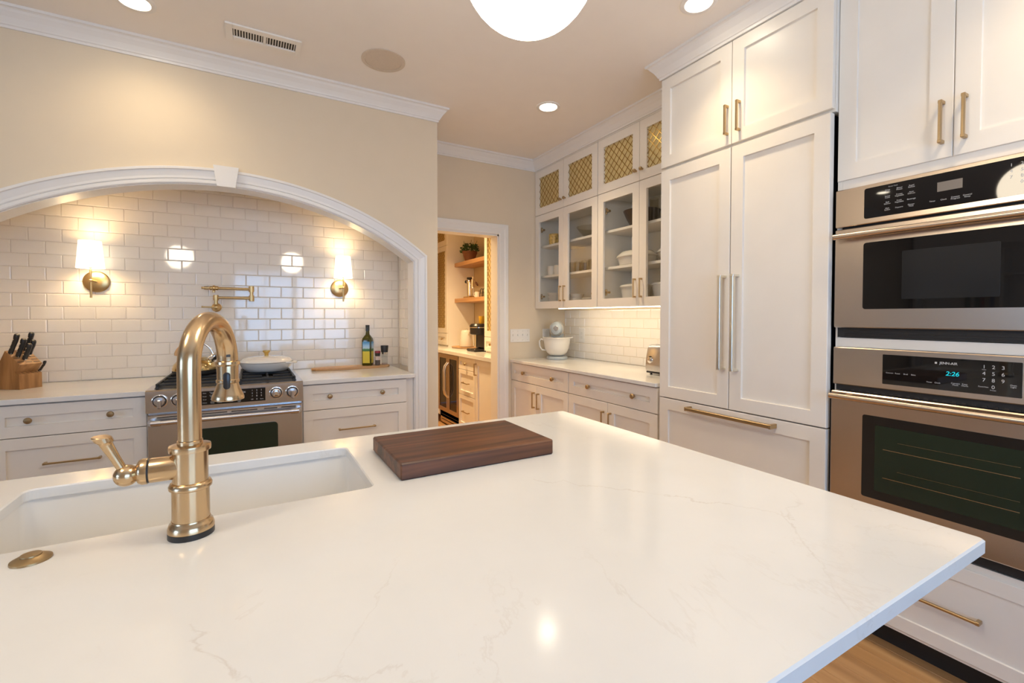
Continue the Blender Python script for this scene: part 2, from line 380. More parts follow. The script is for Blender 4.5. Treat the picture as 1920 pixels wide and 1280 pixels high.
# floorboards, one object each, where the photograph (or a step aside) shows them
PWID = 0.083
def planks(x0, x1, y0, y1):
    k = 0; x = x0
    cache = {}
    while x < x1 - 1e-6:
        y = y0 - random.choice([0.0, 0.15, 0.3, 0.45, 0.6])
        while y < y1:
            ln = random.choice([0.55, 0.7, 0.85, 1.0]); a, b = max(y, y0), min(y + ln, y1); y += ln
            if b - a < .04: continue
            key = round(b - a, 3)
            if key not in cache:
                me = mesh_from(MB().box(-PWID / 2 + .0006, PWID / 2 - .0006, -key / 2 + .0006, key / 2 - .0006, -.012, 0, .0012), 'plank'); me.materials.append(MATS['floor_oak']); cache[key] = me
            o = bpy.data.objects.new('plank', cache[key]); COL.objects.link(o); o.parent = fl; o.location = (x + PWID / 2, (a + b) / 2, 0)
        x += PWID
planks(0.93, 0.93 + PWID * 17, -0.9, 3.1)
planks(1.21, 1.21 + PWID * 12, 3.72, 6.4)
b = MB().box(XL - .1, XW + .1, YF - .1, 6.8, ZC, ZC + .12)
struct('ceiling', b, 'ceiling_paint', 'smooth beige painted ceiling with round recessed lamps', 'ceiling')
# arch wall
XA = -0.11; AHW = 1.107; AZ0 = 0.214; AR = 1.85; ATH = 0.13
def arch_pts(w, n=36):
    a = AHW + w; R = AR + w; ph = math.asin(a / R)
    return [(XA + R * math.sin(ph - 2 * ph * i / n), AZ0 + R * math.cos(ph - 2 * ph * i / n)) for i in range(n + 1)]
op = arch_pts(0)
poly = [(XL, 0), (XL, ZC), (XC, ZC), (XC, 0), (XA + AHW, 0)] + op + [(XA - AHW, 0)]
struct('wall_arch', MB().prism(poly, 1, YA, YA + ATH), 'wall_paint', 'beige wall pierced by the wide arched cooking alcove', 'wall')
# return of the arch wall towards the pantry door
struct('wall_return', MB().box(XC - .08, XC, YA + ATH, YD, 0, ZC), 'wall_paint', 'short beige wall end between alcove and pantry doorway', 'wall')
# alcove shell
XNL = XA - AHW - .07; XNR = 1.075; ZN = 2.24
nb = struct('wall_back', MB().box(XNL - .05, XNR + .02, YN + .0035, YN + .1, 0, ZN), 'grout', 'glossy white subway tile wall at the back of the cooking alcove', 'wall')
nr = struct('wall_alcove_right', MB().box(XNR + .0115, XNR + .02, YA + ATH, YN + .003, 0, ZN), 'grout', 'narrow tiled side wall of the alcove beside the oil bottle', 'wall')
struct('wall_alcove_left', MB().box(XNL - .05, XNL, YA + ATH, YN + .012, 0, ZN), 'wall_paint', 'side wall of the alcove beside the knife block', 'wall')
struct('ceiling_alcove', MB().box(XNL, XNR + .008, YA + ATH, YN + .012, ZN - .03, ZN), 'wall_paint', 'plaster ceiling of the alcove above the arch', 'ceiling')
TZ0 = 0.980; TP = 0.0787; TW = 0.1495; GR = 0.0028
tile_cache = {}
def tile(parent, face, f, u0, u1, v0, v1):
    w = round(u1 - u0, 4); h = round(v1 - v0, 4)
    if w < .012 or h < .012: return
    key = (face, w, h)
    if key not in tile_cache:
        g = GR / 2; W2, H2 = w / 2 - g, h / 2 - g; c = .0035; M = fmap(face, 0)
        L = [[M(sx * (W2 - i), sz * (H2 - i), n) for sx, sz in ((-1, -1), (1, -1), (1, 1), (-1, 1))] for i, n in ((0, -.012), (0, -.0028), (c * .35, -.0008), (c, 0))]
        fs = [(4 * k + j, 4 * k + (j + 1) % 4, 4 * k + 4 + (j + 1) % 4, 4 * k + 4 + j) for k in range(3) for j in range(4)] + [(12, 13, 14, 15)]
        mb = MB().add([p for l in L for p in l], fs)
        me = mesh_from(mb, 'tile', angle=30); me.materials.append(MATS['tile_glaze']); tile_cache[key] = me
    o = bpy.data.objects.new('tile', tile_cache[key]); COL.objects.link(o); o.parent = parent
    o.location = fmap(face, f)((u0 + u1) / 2, (v0 + v1) / 2, random.uniform(-.0004, .0004))
    j = .0016
    if face == 'Y': o.rotation_euler = (random.uniform(-j, j), 0, random.uniform(-j, j))
    else: o.rotation_euler = (0, random.uniform(-j, j), random.uniform(-j, j))
def tiling(parent, face, f, u0, u1, v0, v1, off):
    k = math.floor((v0 - TZ0) / TP)
    while TZ0 + k * TP < v1 - .01:
        a, b = max(v0, TZ0 + k * TP), min(v1, TZ0 + (k + 1) * TP)
        o = off + (TW / 2 if k % 2 == 0 else 0)
        j = math.floor((u0 - o) / TW)
        while o + j * TW < u1 - .005:
            tile(parent, face, f, max(u0, o + j * TW), min(u1, o + (j + 1) * TW), a, b); j += 1
        k += 1
tiling(nb, 'Y', YN, XNL, XNR, ZT, ZN - .06, -1.07)
# side wall tiles (face -X)
tiling(nr, 'X', XNR + .008, YA + ATH + .002, YN + .008, ZT, 1.95, YN - .075)
# pantry door wall, opening 1.28..1.993
DX0, DX1, DZ = 1.29, 1.993, 2.064
poly = [(XC - .08, 0), (XC - .08, ZC), (XW + .05, ZC), (XW + .05, 0), (DX1, 0), (DX1, DZ), (DX0, DZ), (DX0, 0)]
struct('wall_pantry', MB().prism(poly, 1, YD, YD + .13), 'wall_paint', 'beige wall around the pantry doorway beside the glass cabinets', 'wall')
wr = struct('wall_right', MB().box(XW + .0035, XW + .1, YF - .12, YD, 0, ZC), 'wall_paint', 'right kitchen wall behind cabinets with white tile backsplash', 'wall')
tiling(wr, 'X', XW, YT0 + .02, YD, ZT, 1.384, YD - .02)
struct('wall_front', MB().box(XL, XW + .1, YF - .12, YF, 0, .75).box(XL, XW + .1, YF - .12, YF, 2.18, ZC).box(XL, -.28, YF - .12, YF, .75, 2.18).box(1.72, XW + .1, YF - .12, YF, .75, 2.18), 'wall_paint', 'beige wall with an added window behind the camera', 'wall')
struct('wall_left', MB().box(XL - .1, XL, YF - .12, YA + ATH, 0, .98).box(XL - .1, XL, YF - .12, YA + ATH, 2.18, ZC).box(XL - .1, XL, YF - .12, -1.45, .98, 2.18).box(XL - .1, XL, .35, YA + ATH, .98, 2.18), 'room_dim_blue', 'far wall of the room with an arched bookcase, dim blue daylight put into its colour', 'wall')
# pantry shell
struct('wall_pantry_right', MB().box(2.65, 2.75, YD + .13, 6.6, 0, ZC), 'pantry_paint', 'warm beige pantry wall behind the shelves', 'wall')
struct('wall_pantry_back', MB().box(1.0, 2.75, 6.6, 6.7, 0, ZC), 'pantry_paint', 'far end wall of the pantry', 'wall')
struct('wall_pantry_left', MB().box(1.0, 1.1, YD + .13, 6.6, 0, ZC), 'pantry_paint', 'left wall of the pantry', 'wall')
# windows: unseen, added to give the blue daylight and its tile reflections
for i, (x0, wd, zb) in enumerate(((-.28, 2.0, .75), (-1.45, 1.8, .98))):
    tf = (lambda p: p) if i == 0 else (lambda p: Vector((XL + p.y - YF, p.x, p.z)))
    w = MB(); x1 = x0 + wd; xm = (x0 + x1) / 2
    for a, b_ in ((x0, x0 + .07), (x1 - .07, x1), (xm - .035, xm + .035)): w.box(a, b_, YF - .09, YF + .015, zb, 2.18, .004)
    for a, b_ in ((zb, zb + .07), (2.11, 2.18)):
        for xa, xb in ((x0 + .07, xm - .035), (xm + .035, x1 - .07)): w.box(xa, xb, YF - .09, YF + .015, a, b_, .004)
    w.move(tf)
    wn = struct('window_%d' % (i + 1), w, 'trim_white', ('added tall white framed window, unseen behind the island', 'added white framed window, unseen in the far left wall')[i], 'window')
    for xa, xb in ((x0 + .07, xm - .035), (xm + .035, x1 - .07)):
        xc = (xa + xb) / 2; zc_ = (zb + 2.18) / 2
        obj('muntin', MB().box(xc - .012, xc + .012, YF - .07, YF - .02, zb + .07, 2.11).box(xa, xb, YF - .069, YF - .021, zc_ - .012, zc_ + .012).move(tf), 'trim_white', wn)
        obj('pane', MB().box(xa, xb, YF - .048, YF - .044, zb + .07, 2.11).move(tf), 'pane_glass', wn)

# crown moulding: profile swept along a plan path, outside on the right hand
CP = [(0, -.092), (.008, -.092), (.009, -.080), (.014, -.077), (.017, -.070), (.030, -.048), (.047, -.028), (.053, -.018), (.060, -.014), (.067, -.013), (.068, 0)]
path = [(XL, YA), (XC, YA), (XC, YD), (XU, YD), (XU, YT0), (XT, YT0), (XT, YF)]
def crown(i0, i1, name, label):
    rings = []
    for i in range(i0, i1 + 1):
        p = Vector(path[i]); ns = []
        for a, b_ in ((i - 1, i), (i, i + 1)):
            if 0 <= a and b_ < len(path):
                d = (Vector(path[b_]) - Vector(path[a])).normalized(); ns.append(Vector((d.y, -d.x)))
        mt = ns[0] if len(ns) == 1 else (ns[0] + ns[1]) / (1 + ns[0].dot(ns[1]))
        rings.append([(p.x + mt.x * o, p.y + mt.y * o, ZC + z) for o, z in CP] + [(p.x, p.y, ZC)])
    mb = MB().rings(rings, smooth=False); struct(name, mb, 'trim_white', label, 'crown moulding')
crown(0, 2, 'trim_1', 'white crown moulding along the top of the arch wall')
crown(2, 3, 'trim_2', 'short white crown moulding above the pantry doorway')
crown(3, 6, 'trim_3', 'white crown moulding over the right hand cabinets')
# arch casing
TPf = [(0, 0), (0, .012), (.006, .016), (.020, .017), (.024, .012), (.028, .018), (.040, .019), (.058, .024), (.070, .027), (.074, .032), (.086, .032), (.088, .028), (.088, 0)]
strands = []
for w, n in TPf:
    ap = arch_pts(w, 44)
    strands.append([(XA + AHW + w, YA - n, 0)] + [(x, YA - n, z) for x, z in ap] + [(XA - AHW - w, YA - n, 0)])
rings = [[s_[i] for s_ in strands] for i in range(len(strands[0]))]
struct('trim_4', MB().rings(rings, smooth=False), 'trim_white', 'white moulded casing around the cooking alcove arch', 'arch trim')
kz = MB(); kp = [(-.155, 2.050), (-.065, 2.050), (-.048, 2.166), (-.172, 2.166)]
kz.prism(kp, 1, YA - .05, YA - .001)
struct('trim_5', kz, 'trim_white', 'white keystone block at the crown of the arch', 'keystone')
# jamb lining of the arch
lin = arch_pts(-.004)
struct('trim_6', MB().rings([[(x, YA - .002, z), (x, YA + ATH, z), (x2, YA + ATH, z2), (x2, YA - .002, z2)] for (x, z), (x2, z2) in zip([(XA + AHW - .004, 0)] + lin + [(XA - AHW + .004, 0)], [(XA + AHW, 0)] + op + [(XA - AHW, 0)])], smooth=False), 'trim_white', 'smooth white inner lining of the alcove arch', 'arch trim')
# pantry door casing with mitred corners
def casing(name, label):
    pr = [(0, 0), (0, .012), (.008, .017), (.05, .018), (.06, .022), (.088, .024), (.092, .02), (.092, 0)]
    st = [[(DX0 - w, YD - n, 0), (DX0 - w, YD - n, DZ + w), (DX1 + w, YD - n, DZ + w), (DX1 + w, YD - n, 0)] for w, n in pr]
    struct(name, MB().rings([[s_[i] for s_ in st] for i in range(4)], smooth=False), 'trim_white', label, 'door trim')
casing('trim_7', 'white casing around the pantry doorway')
struct('trim_8', MB().box(DX0, DX0 + .015, YD - .001, YD + .131, 0, DZ).box(DX1 - .015, DX1, YD - .001, YD + .131, 0, DZ).box(DX0, DX1, YD - .001, YD + .131, DZ - .015, DZ), 'trim_white', 'white jamb lining of the pantry doorway', 'door trim')

# =================================================================== LIGHT FIXTURES
def downlight(x, y, power, label, spot=1.9, col=WARM, vis=True):
    t = thing('recessed_light', (x, y, ZC), label, 'ceiling light', 'recessed ceiling lights')
    z = ZC
    obj('trim_ring', MB().lathe([(.083, -.0005), (.083, -.004), (.078, -.007), (.062, -.006), (.058, -.001)], (x, y, z), (0, 0, 1), 40, False, False), 'trim_white', t)
    obj('lens', MB().lathe([(.0001, -.0035), (.045, -.003), (.058, -.0015)], (x, y, z), (0, 0, 1), 40, False, False), 'lens_glow', t)
    l = bpy.data.lights.new('lamp', 'SPOT'); l.energy = power; l.color = col; l.spot_size = spot; l.spot_blend = 1.0; l.shadow_soft_size = 0.06
    o = bpy.data.objects.new('lamp', l); COL.objects.link(o); o.parent = t; o.location = (0, 0, -.02)
DL = 26
downlight(-.453, 2.767, 6.0, 'round recessed ceiling light above the arch, beside the slatted vent', 2.7)
downlight(1.836, 2.711, DL, 'round recessed ceiling light in front of the glass cabinets')
downlight(1.845, 1.472, 13, 'round recessed ceiling light in front of the refrigerator')
downlight(1.845, 0.25, 18, 'added round recessed ceiling light, unseen in front of the ovens')  # out of view, added to light the oven side
downlight(-2.3, 2.6, 1.5, 'added round recessed ceiling light, unseen far left along the arch wall', 2.6)  # weak fill lamp added beyond the left edge of the view
downlight(1.50, 4.75, 125, 'recessed light in the pantry ceiling', 2.2, (1.0, 0.70, 0.36))
for gx, lab in ((.495, 'white glass globe pendant over the cutting board end of the island'), (-.735, 'white glass globe pendant over the sink end of the island')):
    gy, gz, gr = .80, 2.03, .1375
    t = thing('globe_pendant', (gx, gy, ZC), lab, 'pendant light', 'globe pendants over the island')
    obj('canopy', MB().lathe([(.06, 0), (.06, -.015), (.05, -.025), (.012, -.028)], (gx, gy, ZC - .0005), (0, 0, 1), 32), 'brass', t)
    obj('rod', MB().cyl((gx, gy, ZC - .02), (gx, gy, gz + gr + .02), .006), 'brass', t)
    obj('holder', MB().lathe([(.014, .06), (.03, .045), (.052, .02), (.054, -.012)], (gx, gy, gz + gr - .004), (0, 0, 1), 32), 'brass', t)
    obj('globe', MB().sphere((gx, gy, gz), gr, 40, 24), 'globe_glow', t)
def sconce(x, label, px_plate=0.0):
    zc = 1.532; t = thing('wall_sconce', (x, YN, zc), label, 'wall lamp', 'sconces in the alcove')
    obj('backplate', MB().lathe([(.066, .001), (.066, .009), (.060, .014), (.02, .0155)], (x + px_plate, YN, zc), (0, -1, 0), 36), 'brass', t)
    sy = YN - .105; sx = x
    obj('arm', MB().tube([(x + px_plate, YN - .014, zc), (x + px_plate * .4, sy + .02, zc), (sx, sy, zc)], .0055, 10).sphere((sx, sy, zc), .010, 14, 8), 'brass', t)
    obj('stem', MB().lathe([(.0001, -.105), (.0058, -.104), (.0058, .0), (.0062, .005), (.0062, .075), (.012, .078), (.012, .11)], (sx, sy, zc), (0, 0, 1), 14), 'brass', t)
    z0, z1 = 1.607, 1.772
    obj('shade', MB().lathe([(.068, z0), (.054, z1), (.0525, z1), (.0665, z0)], (sx, sy, 0), (0, 0, 1), 36, False, False).add([], []), 'lamp_shade', t)
    for zz, pw in ((z1 - .085, 1.1), (z0 + .05, .6)):
        l = bpy.data.lights.new('bulb', 'POINT'); l.energy = pw; l.color = (1.0, 0.76, 0.46); l.shadow_soft_size = .03
        o = bpy.data.objects.new('bulb', l); COL.objects.link(o); o.parent = t; o.location = (0, sy - YN, zz - zc)
sconce(-.841, 'brass wall sconce with glowing white shade, above the knife block', .005)
sconce(.622, 'brass wall sconce with glowing white shade, above the oil bottle', -.012)

# ceiling vent and speaker
t = thing('ceiling_vent', (.08, 2.80, ZC), 'white slatted rectangular air vent in the ceiling', 'air vent')
obj('frame', MB().box(-.095, -.062, 2.722, 2.875, ZC - .010, ZC - .0005, .002).box(.232, .257, 2.722, 2.875, ZC - .010, ZC - .0005, .002).box(-.062, .232, 2.722, 2.762, ZC - .010, ZC - .0005, .002).box(-.062, .232, 2.838, 2.875, ZC - .010, ZC - .0005, .002).box(.076, .090, 2.762, 2.838, ZC - .010, ZC - .0005, .001), 'vent_metal', t)
obj('duct', MB().box(-.064, .234, 2.760, 2.840, ZC - .0015, ZC - .0007), 'vent_dark', t)
for x0, x1 in ((-.062, .076), (.090, .232)):
    n = 11
    for k in range(n):
        x = x0 + (k + .5) * (x1 - x0) / n
        obj('slat', MB().add([(x - .003, 2.763, ZC - .0055), (x - .003, 2.837, ZC - .0055), (x + .0016, 2.837, ZC - .0012), (x + .0016, 2.763, ZC - .0012), (x - .002, 2.763, ZC - .0058), (x - .002, 2.837, ZC - .0058), (x + .0026, 2.837, ZC - .0014), (x + .0026, 2.763, ZC - .0014)], [(0, 1, 2, 3), (7, 6, 5, 4), (0, 4, 5, 1), (3, 2, 6, 7), (1, 5, 6, 2), (0, 3, 7, 4)]), 'vent_metal', t)
t = thing('ceiling_speaker', (.683, 2.695, ZC), 'round beige speaker grille flush in the ceiling', 'speaker')
obj('rim', MB().lathe([(.122, -.0005), (.122, -.004), (.110, -.006), (.102, -.005), (.102, -.0005)], (.683, 2.695, ZC), (0, 0, 1), 48, False, False), 'speaker_grille', t)
obj('grille', MB().lathe([(.0001, -.0052), (.08, -.005), (.101, -.0035)], (.683, 2.695, ZC), (0, 0, 1), 48, False, False), 'speaker_grille', t)
# =================================================================== ISLAND
IX0, IX1, IY0, IY1 = -1.55, 1.152, .29, 1.588
SX0, SX1, SY0, SY1 = -.456, .25, 1.098, 1.474
def rrect(x0, x1, y0, y1, r, n=6):
    P = []
    for cx, cy, a in ((x1 - r, y1 - r, 0), (x0 + r, y1 - r, 90), (x0 + r, y0 + r, 180), (x1 - r, y0 + r, 270)):
        for k in range(n + 1):
            t_ = math.radians(a + 90 * k / n); P.append((cx + r * math.cos(t_), cy + r * math.sin(t_)))
    return P
def slab_hole(outer, inner, z0, z1, c=.003):
    bm = bmesh.new()
    def ring(P, z): return [bm.verts.new((x, y, z)) for x, y in P]
    def inset(P, d):
        cx = sum(p[0] for p in P) / len(P); cy = sum(p[1] for p in P) / len(P)
        return [(x - d * (1 if x > cx else -1), y - d * (1 if y > cy else -1)) for x, y in P]
    o0 = ring(outer, z0); o1 = ring(outer, z1 - c); o2 = ring(inset(outer, c), z1)
    i0 = ring(inner, z0); i1 = ring(inner, z1 - c); i2 = ring(inset(inner, -c), z1)
    for a, b_ in ((o0, o1), (o1, o2), (i0, i1), (i1, i2)):
        for k in range(len(a)): bm.faces.new((a[k], a[(k + 1) % len(a)], b_[(k + 1) % len(a)], b_[k]))
    for A, B in ((o2, i2), (o0, i0)):
        es = [bm.edges.get((R[k], R[(k + 1) % len(R)])) or bm.edges.new((R[k], R[(k + 1) % len(R)])) for R in (A, B) for k in range(len(R))]
        bmesh.ops.triangle_fill(bm, use_beauty=True, use_dissolve=False, edges=es)
    return MB().frombm(bm)
o = obj('island_worktop', slab_hole(rrect(IX0, IX1, IY0, IY1, .008, 4), rrect(SX0, SX1, SY0, SY1, .022), .890, ZT), 'island_quartz', loc=(0, 0, .890))
tag(o, 'large white quartz island worktop with faint veins and a sink cutout', 'worktop')
t = thing('island_cabinet', (-.4, 1.05, 0), 'white base cabinet carrying the island worktop', 'cabinet')
bx0, bx1, by0, by1 = -1.5, .92, .66, 1.555
body = MB().box(bx0, bx1, by0, by0 + .02, .1, .889).box(bx0, bx1, by1 - .02, by1, .1, .889).box(bx0, bx0 + .02, by0 + .02, by1 - .02, .1, .889).box(bx1 - .02, bx1, by0 + .02, by1 - .02, .1, .889).box(bx0 + .02, bx1 - .02, by0 + .02, by1 - .02, .1, .12)
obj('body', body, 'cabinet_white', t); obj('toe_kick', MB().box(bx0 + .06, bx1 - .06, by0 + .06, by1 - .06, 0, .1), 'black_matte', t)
for k in range(4):
    x = bx0 + .01 + k * .601; obj('panel', shaker_mb('Y', by0 - .02, x, x + .597, .12, .88), 'cabinet_white', t)
# sink: walls hang under the slab with a small reveal
t = thing('undermount_sink', (-.1, 1.285, .65), 'white undermount sink set into the island', 'sink')
sk = MB(); e = .006; ro = rrect(SX0 - e - .02, SX1 + e + .02, SY0 - e - .02, SY1 + e + .02, .04); ri = rrect(SX0 - e, SX1 + e, SY0 - e, SY1 + e, .03); rb = rrect(SX0 + .004, SX1 - .004, SY0 + .004, SY1 - .004, .045)
sk.rings([[(x, y, z) for x, y in P] for P, z in ((ro, .66), (ro, .8895), (ri, .8895), (ri, .875), (rb, .70), (rrect(SX0 + .03, SX1 - .03, SY0 + .03, SY1 - .03, .05), .672))], True, True)
obj('basin', sk, 'sink_white', t)
obj('drain', MB().lathe([(.045, .0), (.045, .004), (.03, .005), (.026, .001), (.0001, .001)], (-.1, 1.31, .6722), (0, 0, 1), 28, False, False), 'faucet_brass', t)
# faucet
FX, FY = -.099, 1.025
t = thing('kitchen_faucet', (FX, FY, ZT), 'brushed brass gooseneck pull-down faucet at the island sink', 'faucet')
F = (FX, FY, ZT)
obj('gasket', MB().lathe([(.0365, .0002), (.0365, .010), (.035, .011)], F, n=40), 'black_plastic', t)
obj('base_flange', MB().lathe([(.0365, .011), (.0365, .017), (.034, .024), (.031, .027), (.0305, .030)], F, n=40), 'faucet_brass', t)
obj('lower_body', MB().lathe([(.0295, .029), (.0295, .088)], F, n=40), 'faucet_brass', t)
obj('middle_ring', MB().lathe([(.030, .086), (.0335, .088), (.0340, .093), (.0315, .098), (.0285, .100)], F, n=40), 'faucet_brass', t)
obj('upper_body', MB().lathe([(.0280, .099), (.0280, .156)], F, n=40), 'faucet_brass', t)
obj('collar', MB().lathe([(.0285, .155), (.0325, .156), (.0330, .161), (.0325, .166), (.024, .168)], F, n=40).lathe([(.0200, .167), (.0200, .1745), (.019, .175)], F, n=36), 'faucet_brass', t)
dr = Vector((.31, .95, 0)).normalized(); Rr = .0875; zt = 1.219
pts = [Vector((FX, FY, z)) for z in (1.0895, 1.12, 1.16, 1.20)]
rad = [.0187] * 4
for k in range(25):
    a = PI * k / 24; pts.append(Vector((FX, FY, zt)) + dr * (Rr - Rr * math.cos(a)) + Vector((0, 0, Rr * math.sin(a)))); rad.append(.0187 + .0018 * max(0, (k - 12) / 12))
obj('spout', MB().tube(pts, rad, 28), 'faucet_brass', t)
sp = Vector((FX, FY, 0)) + dr * 2 * Rr; S = (sp.x, sp.y, 0)
sh = obj('spray_head', MB().lathe([(.0205, 1.2185), (.0238, 1.2165), (.0244, 1.211), (.0210, 1.207), (.0206, 1.178), (.0226, 1.176), (.0226, 1.171), (.0206, 1.169), (.0235, 1.158), (.0290, 1.145), (.0315, 1.138), (.0312, 1.133), (.028, 1.1315)][::-1], S, n=40), 'faucet_brass', t)
# trigger button on the side of the head that looks at the room
cd = Vector((-.05, -1, 0)).normalized(); bt = MB(); sd = Vector((cd.y, -cd.x, 0))
for k, (w, h) in enumerate(((.0075, .038),)):
    c0 = Vector(S) + cd * .0175 + Vector((0, 0, 1.176))
    prof = [(math.cos(2 * PI * j / 20), math.sin(2 * PI * j / 20)) for j in range(20)]
    R1 = [[c0 + cd * d_ + sd * (px * .0068 * q) + Vector((0, 0, (py * .0068 + (.0115 if py > 0 else -.0115)) * q)) for px, py in prof] for d_, q in ((0, 1), (.0062, 1), (.0075, .85))]
    bt.rings(R1)
obj('spray_button', bt, 'black_plastic', sh)
obj('logo_mark', MB().box(sp.x - .0035, sp.x + .0045, sp.y - .0238, sp.y - .0228, 1.2275, 1.2325).move(lambda p: p + Vector((.002, 0.001, 0))), 'print_dark', t)
vz = 1.0415
obj('valve_body', MB().lathe([(.0215, .012), (.0215, .058), (.0205, .060)], (FX, FY, vz), (-1, 0, 0), 36), 'faucet_brass', t)
obj('valve_seam', MB().lathe([(.0212, .0595), (.0212, .0625)], (FX, FY, vz), (-1, 0, 0), 36), 'black_plastic', t)
lv = obj('lever_handle', MB().lathe([(.0228, .062), (.0228, .070), (.020, .075), (.012, .079), (.010, .082)], (FX, FY, vz), (-1, 0, 0), 36), 'faucet_brass', t)
bc = Vector((FX - .092, FY, vz - .003)); tip = Vector((-.2225, FY - .004, 1.110)); ld = (tip - bc).normalized(); LL = (tip - bc).length
obj('ball', MB().sphere(bc, .0185, 30, 18), 'faucet_brass', lv)
obj('lever', MB().lathe([(.0075, .015), (.0080, LL * .5), (.0098, LL - .014), (.0105, LL - .011), (.0132, LL - .008), (.0138, LL), (.012, LL + .002)], bc, ld, 28), 'faucet_brass', lv)
# air switch button
ax, ay = -.3185, 1.043
t = thing('disposal_button', (ax, ay, ZT), 'round brushed bronze push button set in the worktop beside the sink', 'button')
obj('flange', MB().lathe([(.026, .0002), (.0258, .003), (.015, .0085), (.0135, .0085)], (ax, ay, ZT), n=36), 'knob_brass', t)
obj('button', MB().lathe([(.0135, .007), (.0132, .0105), (.0001, .0112)], (ax, ay, ZT), n=32, cap1=False), 'knob_brass', t)
# cutting board
bd = MB().box(.314, .764, 1.099, 1.391, ZT + .0005, .957, .0035)
tag(obj('cutting_board', bd, 'walnut', loc=(.54, 1.245, ZT)), 'thick dark walnut cutting board lying on the island', 'cutting board')

# =================================================================== RANGE WALL
def base_drawers(name, x0, x1, label, hx, kx, fill0, fill1):
    t = thing(name, ((x0 + x1) / 2, 3.45, 0), label, 'cabinet', 'drawer cabinets beside the range')
    obj('body', MB().box(fill0, fill1, 3.152, 3.78, .10, .887), 'cabinet_white', t)
    obj('toe_kick', MB().box(fill0, fill1, 3.22, 3.70, 0, .10), 'black_matte', t)
    d1 = obj('drawer', shaker_mb('Y', 3.13, x0, x1, .722, .880, .056), 'cabinet_white', t)
    for k in kx: obj('knob', knob_mb('Y', 3.13, k, .805), 'knob_brass', d1)
    d2 = obj('drawer', shaker_mb('Y', 3.13, x0, x1, .42, .718, .056), 'cabinet_white', t)
    obj('handle', pull_mb('Y', 3.13, (hx[0], .585), (hx[1], .585)), 'pull_brass', d2)
    d3 = obj('drawer', shaker_mb('Y', 3.13, x0, x1, .112, .416, .056), 'cabinet_white', t)
    obj('handle', pull_mb('Y', 3.13, (hx[0], .285), (hx[1], .285)), 'pull_brass', d3)
base_drawers('base_cabinet', -1.092, -.494, 'white drawer cabinet under the knife block counter, left of the range', (-.9, -.68), (-.95, -.64), -1.20, -.490)
base_drawers('base_cabinet', .281, .938, 'white drawer cabinet under the oil bottle counter, right of the range', (.488, .722), (.436, .768), .278, .9915)
def worktop(name, x0, x1, y0, y1, label): tag(obj(name, MB().box(x0, x1, y0, y1, .888, ZT, .002), 'quartz', loc=((x0 + x1) / 2, (y0 + y1) / 2, .888)), label, 'worktop')
worktop('stone_worktop', -1.208, -.489, 3.108, 3.806, 'white stone worktop left of the range, carrying the knife block')
worktop('stone_worktop', .277, .992, 3.108, 3.806, 'white stone worktop right of the range, carrying the oil bottle')
# range
RX0, RX1 = -.486, .274; RC = (RX0 + RX1) / 2
t = thing('gas_range', (RC, 3.4, 0), 'stainless steel slide-in gas range with black grates and round knobs', 'range')
obj('body', MB().box(RX0 + .004, RX1 - .004, 3.10, 3.78, .09, .895).box(RX0 + .03, RX1 - .03, 3.16, 3.75, 0, .09), 'steel_x', t)
obj('cooktop', MB().prism([(3.052, .905), (3.052, .915), (3.062, .9215), (3.80, .9215), (3.80, .896), (3.062, .896)], 0, RX0, RX1), 'steel_x', t)
cp = obj('control_panel', MB().prism([(3.052, .905), (3.056, .800), (3.10, .800), (3.10, .895), (3.062, .896)], 0, RX0, RX1), 'steel_x', t)
obj('display', MB().prism([(3.0505, .899), (3.0535, .822), (3.058, .822), (3.056, .899)], 0, -.284, .072), 'black_glass', cp)
FP = 3.0508
for k, (kx, big) in enumerate(((-.425, 1), (-.343, 1), (.128, 0), (.214, 1))):
    c = (kx, FP + .0015, .862)
    kb = obj('knob', MB().lathe([(.036, 0), (.036, .004), (.033, .006), (.031, .006)], c, (0, -1, 0), 32), 'chrome', t)
    obj('dial_ring', MB().lathe([(.0315, .0055), (.030, .007), (.026, .007)], c, (0, -1, 0), 32), 'black_plastic', kb)
    if big:
        obj('dial', MB().lathe([(.026, .006), (.0255, .016), (.022, .021), (.0001, .023)], c, (0, -1, 0), 32, True, False), 'steel_x', kb)
        obj('grip', MB().box(kx - .009, kx + .009, FP - .033, FP - .015, .826, .872, .004), 'steel_x', kb)
    else:
        obj('dial', MB().lathe([(.026, .006), (.0255, .012), (.022, .014), (.0001, .014)], c, (0, -1, 0), 32, True, False), 'steel_x', kb)
        obj('centre_key', MB().lathe([(.009, .013), (.0085, .018), (.0001, .018)], c, (0, -1, 0), 20, True, False), 'chrome', kb)
        for a in range(4):
            an = PI / 4 + a * PI / 2; cc = Vector(c) + Vector((math.cos(an) * .0165, -.0135, math.sin(an) * .0165))
            obj('key', MB().lathe([(.0055, 0), (.005, .003), (.0001, .003)], cc, (0, -1, 0), 12, True, False), 'chrome', kb)
rt = lambda s, x, z, sz=.011: text('print', s, sz, 'Y', FP + (.899 - z) * .04 - .0008, x, z, cp)
for j, row in enumerate(('123', '456', '789')):
    for i, ch in enumerate(row): rt(ch, .005 + i * .023, .886 - j * .0165, .013)
rt('0', .028, .834, .013); rt('Off', .004, .834, .009); rt('Start', .053, .834, .009)
for i, ss in enumerate((('Bake', 'Roast', 'Broil', 'Warm'), ('Convect\nBake', 'Convect\nRoast', 'Proof', 'Clean\nTimer'))):
    for j, s in enumerate(ss): rt(s, -.225 + i * .036, .888 - j * .018, .008)
rt('Clock', -.10, .832, .008); rt('Oven\nLight', -.06, .832, .008); rt('Cancel', -.155, .832, .008); rt('8:26', -.04, .88, .014)
dr_ = obj('oven_door', MB().box(RX0 + .004, RX1 - .004, 3.062, 3.10, .215, .788, .004), 'steel_x', t)
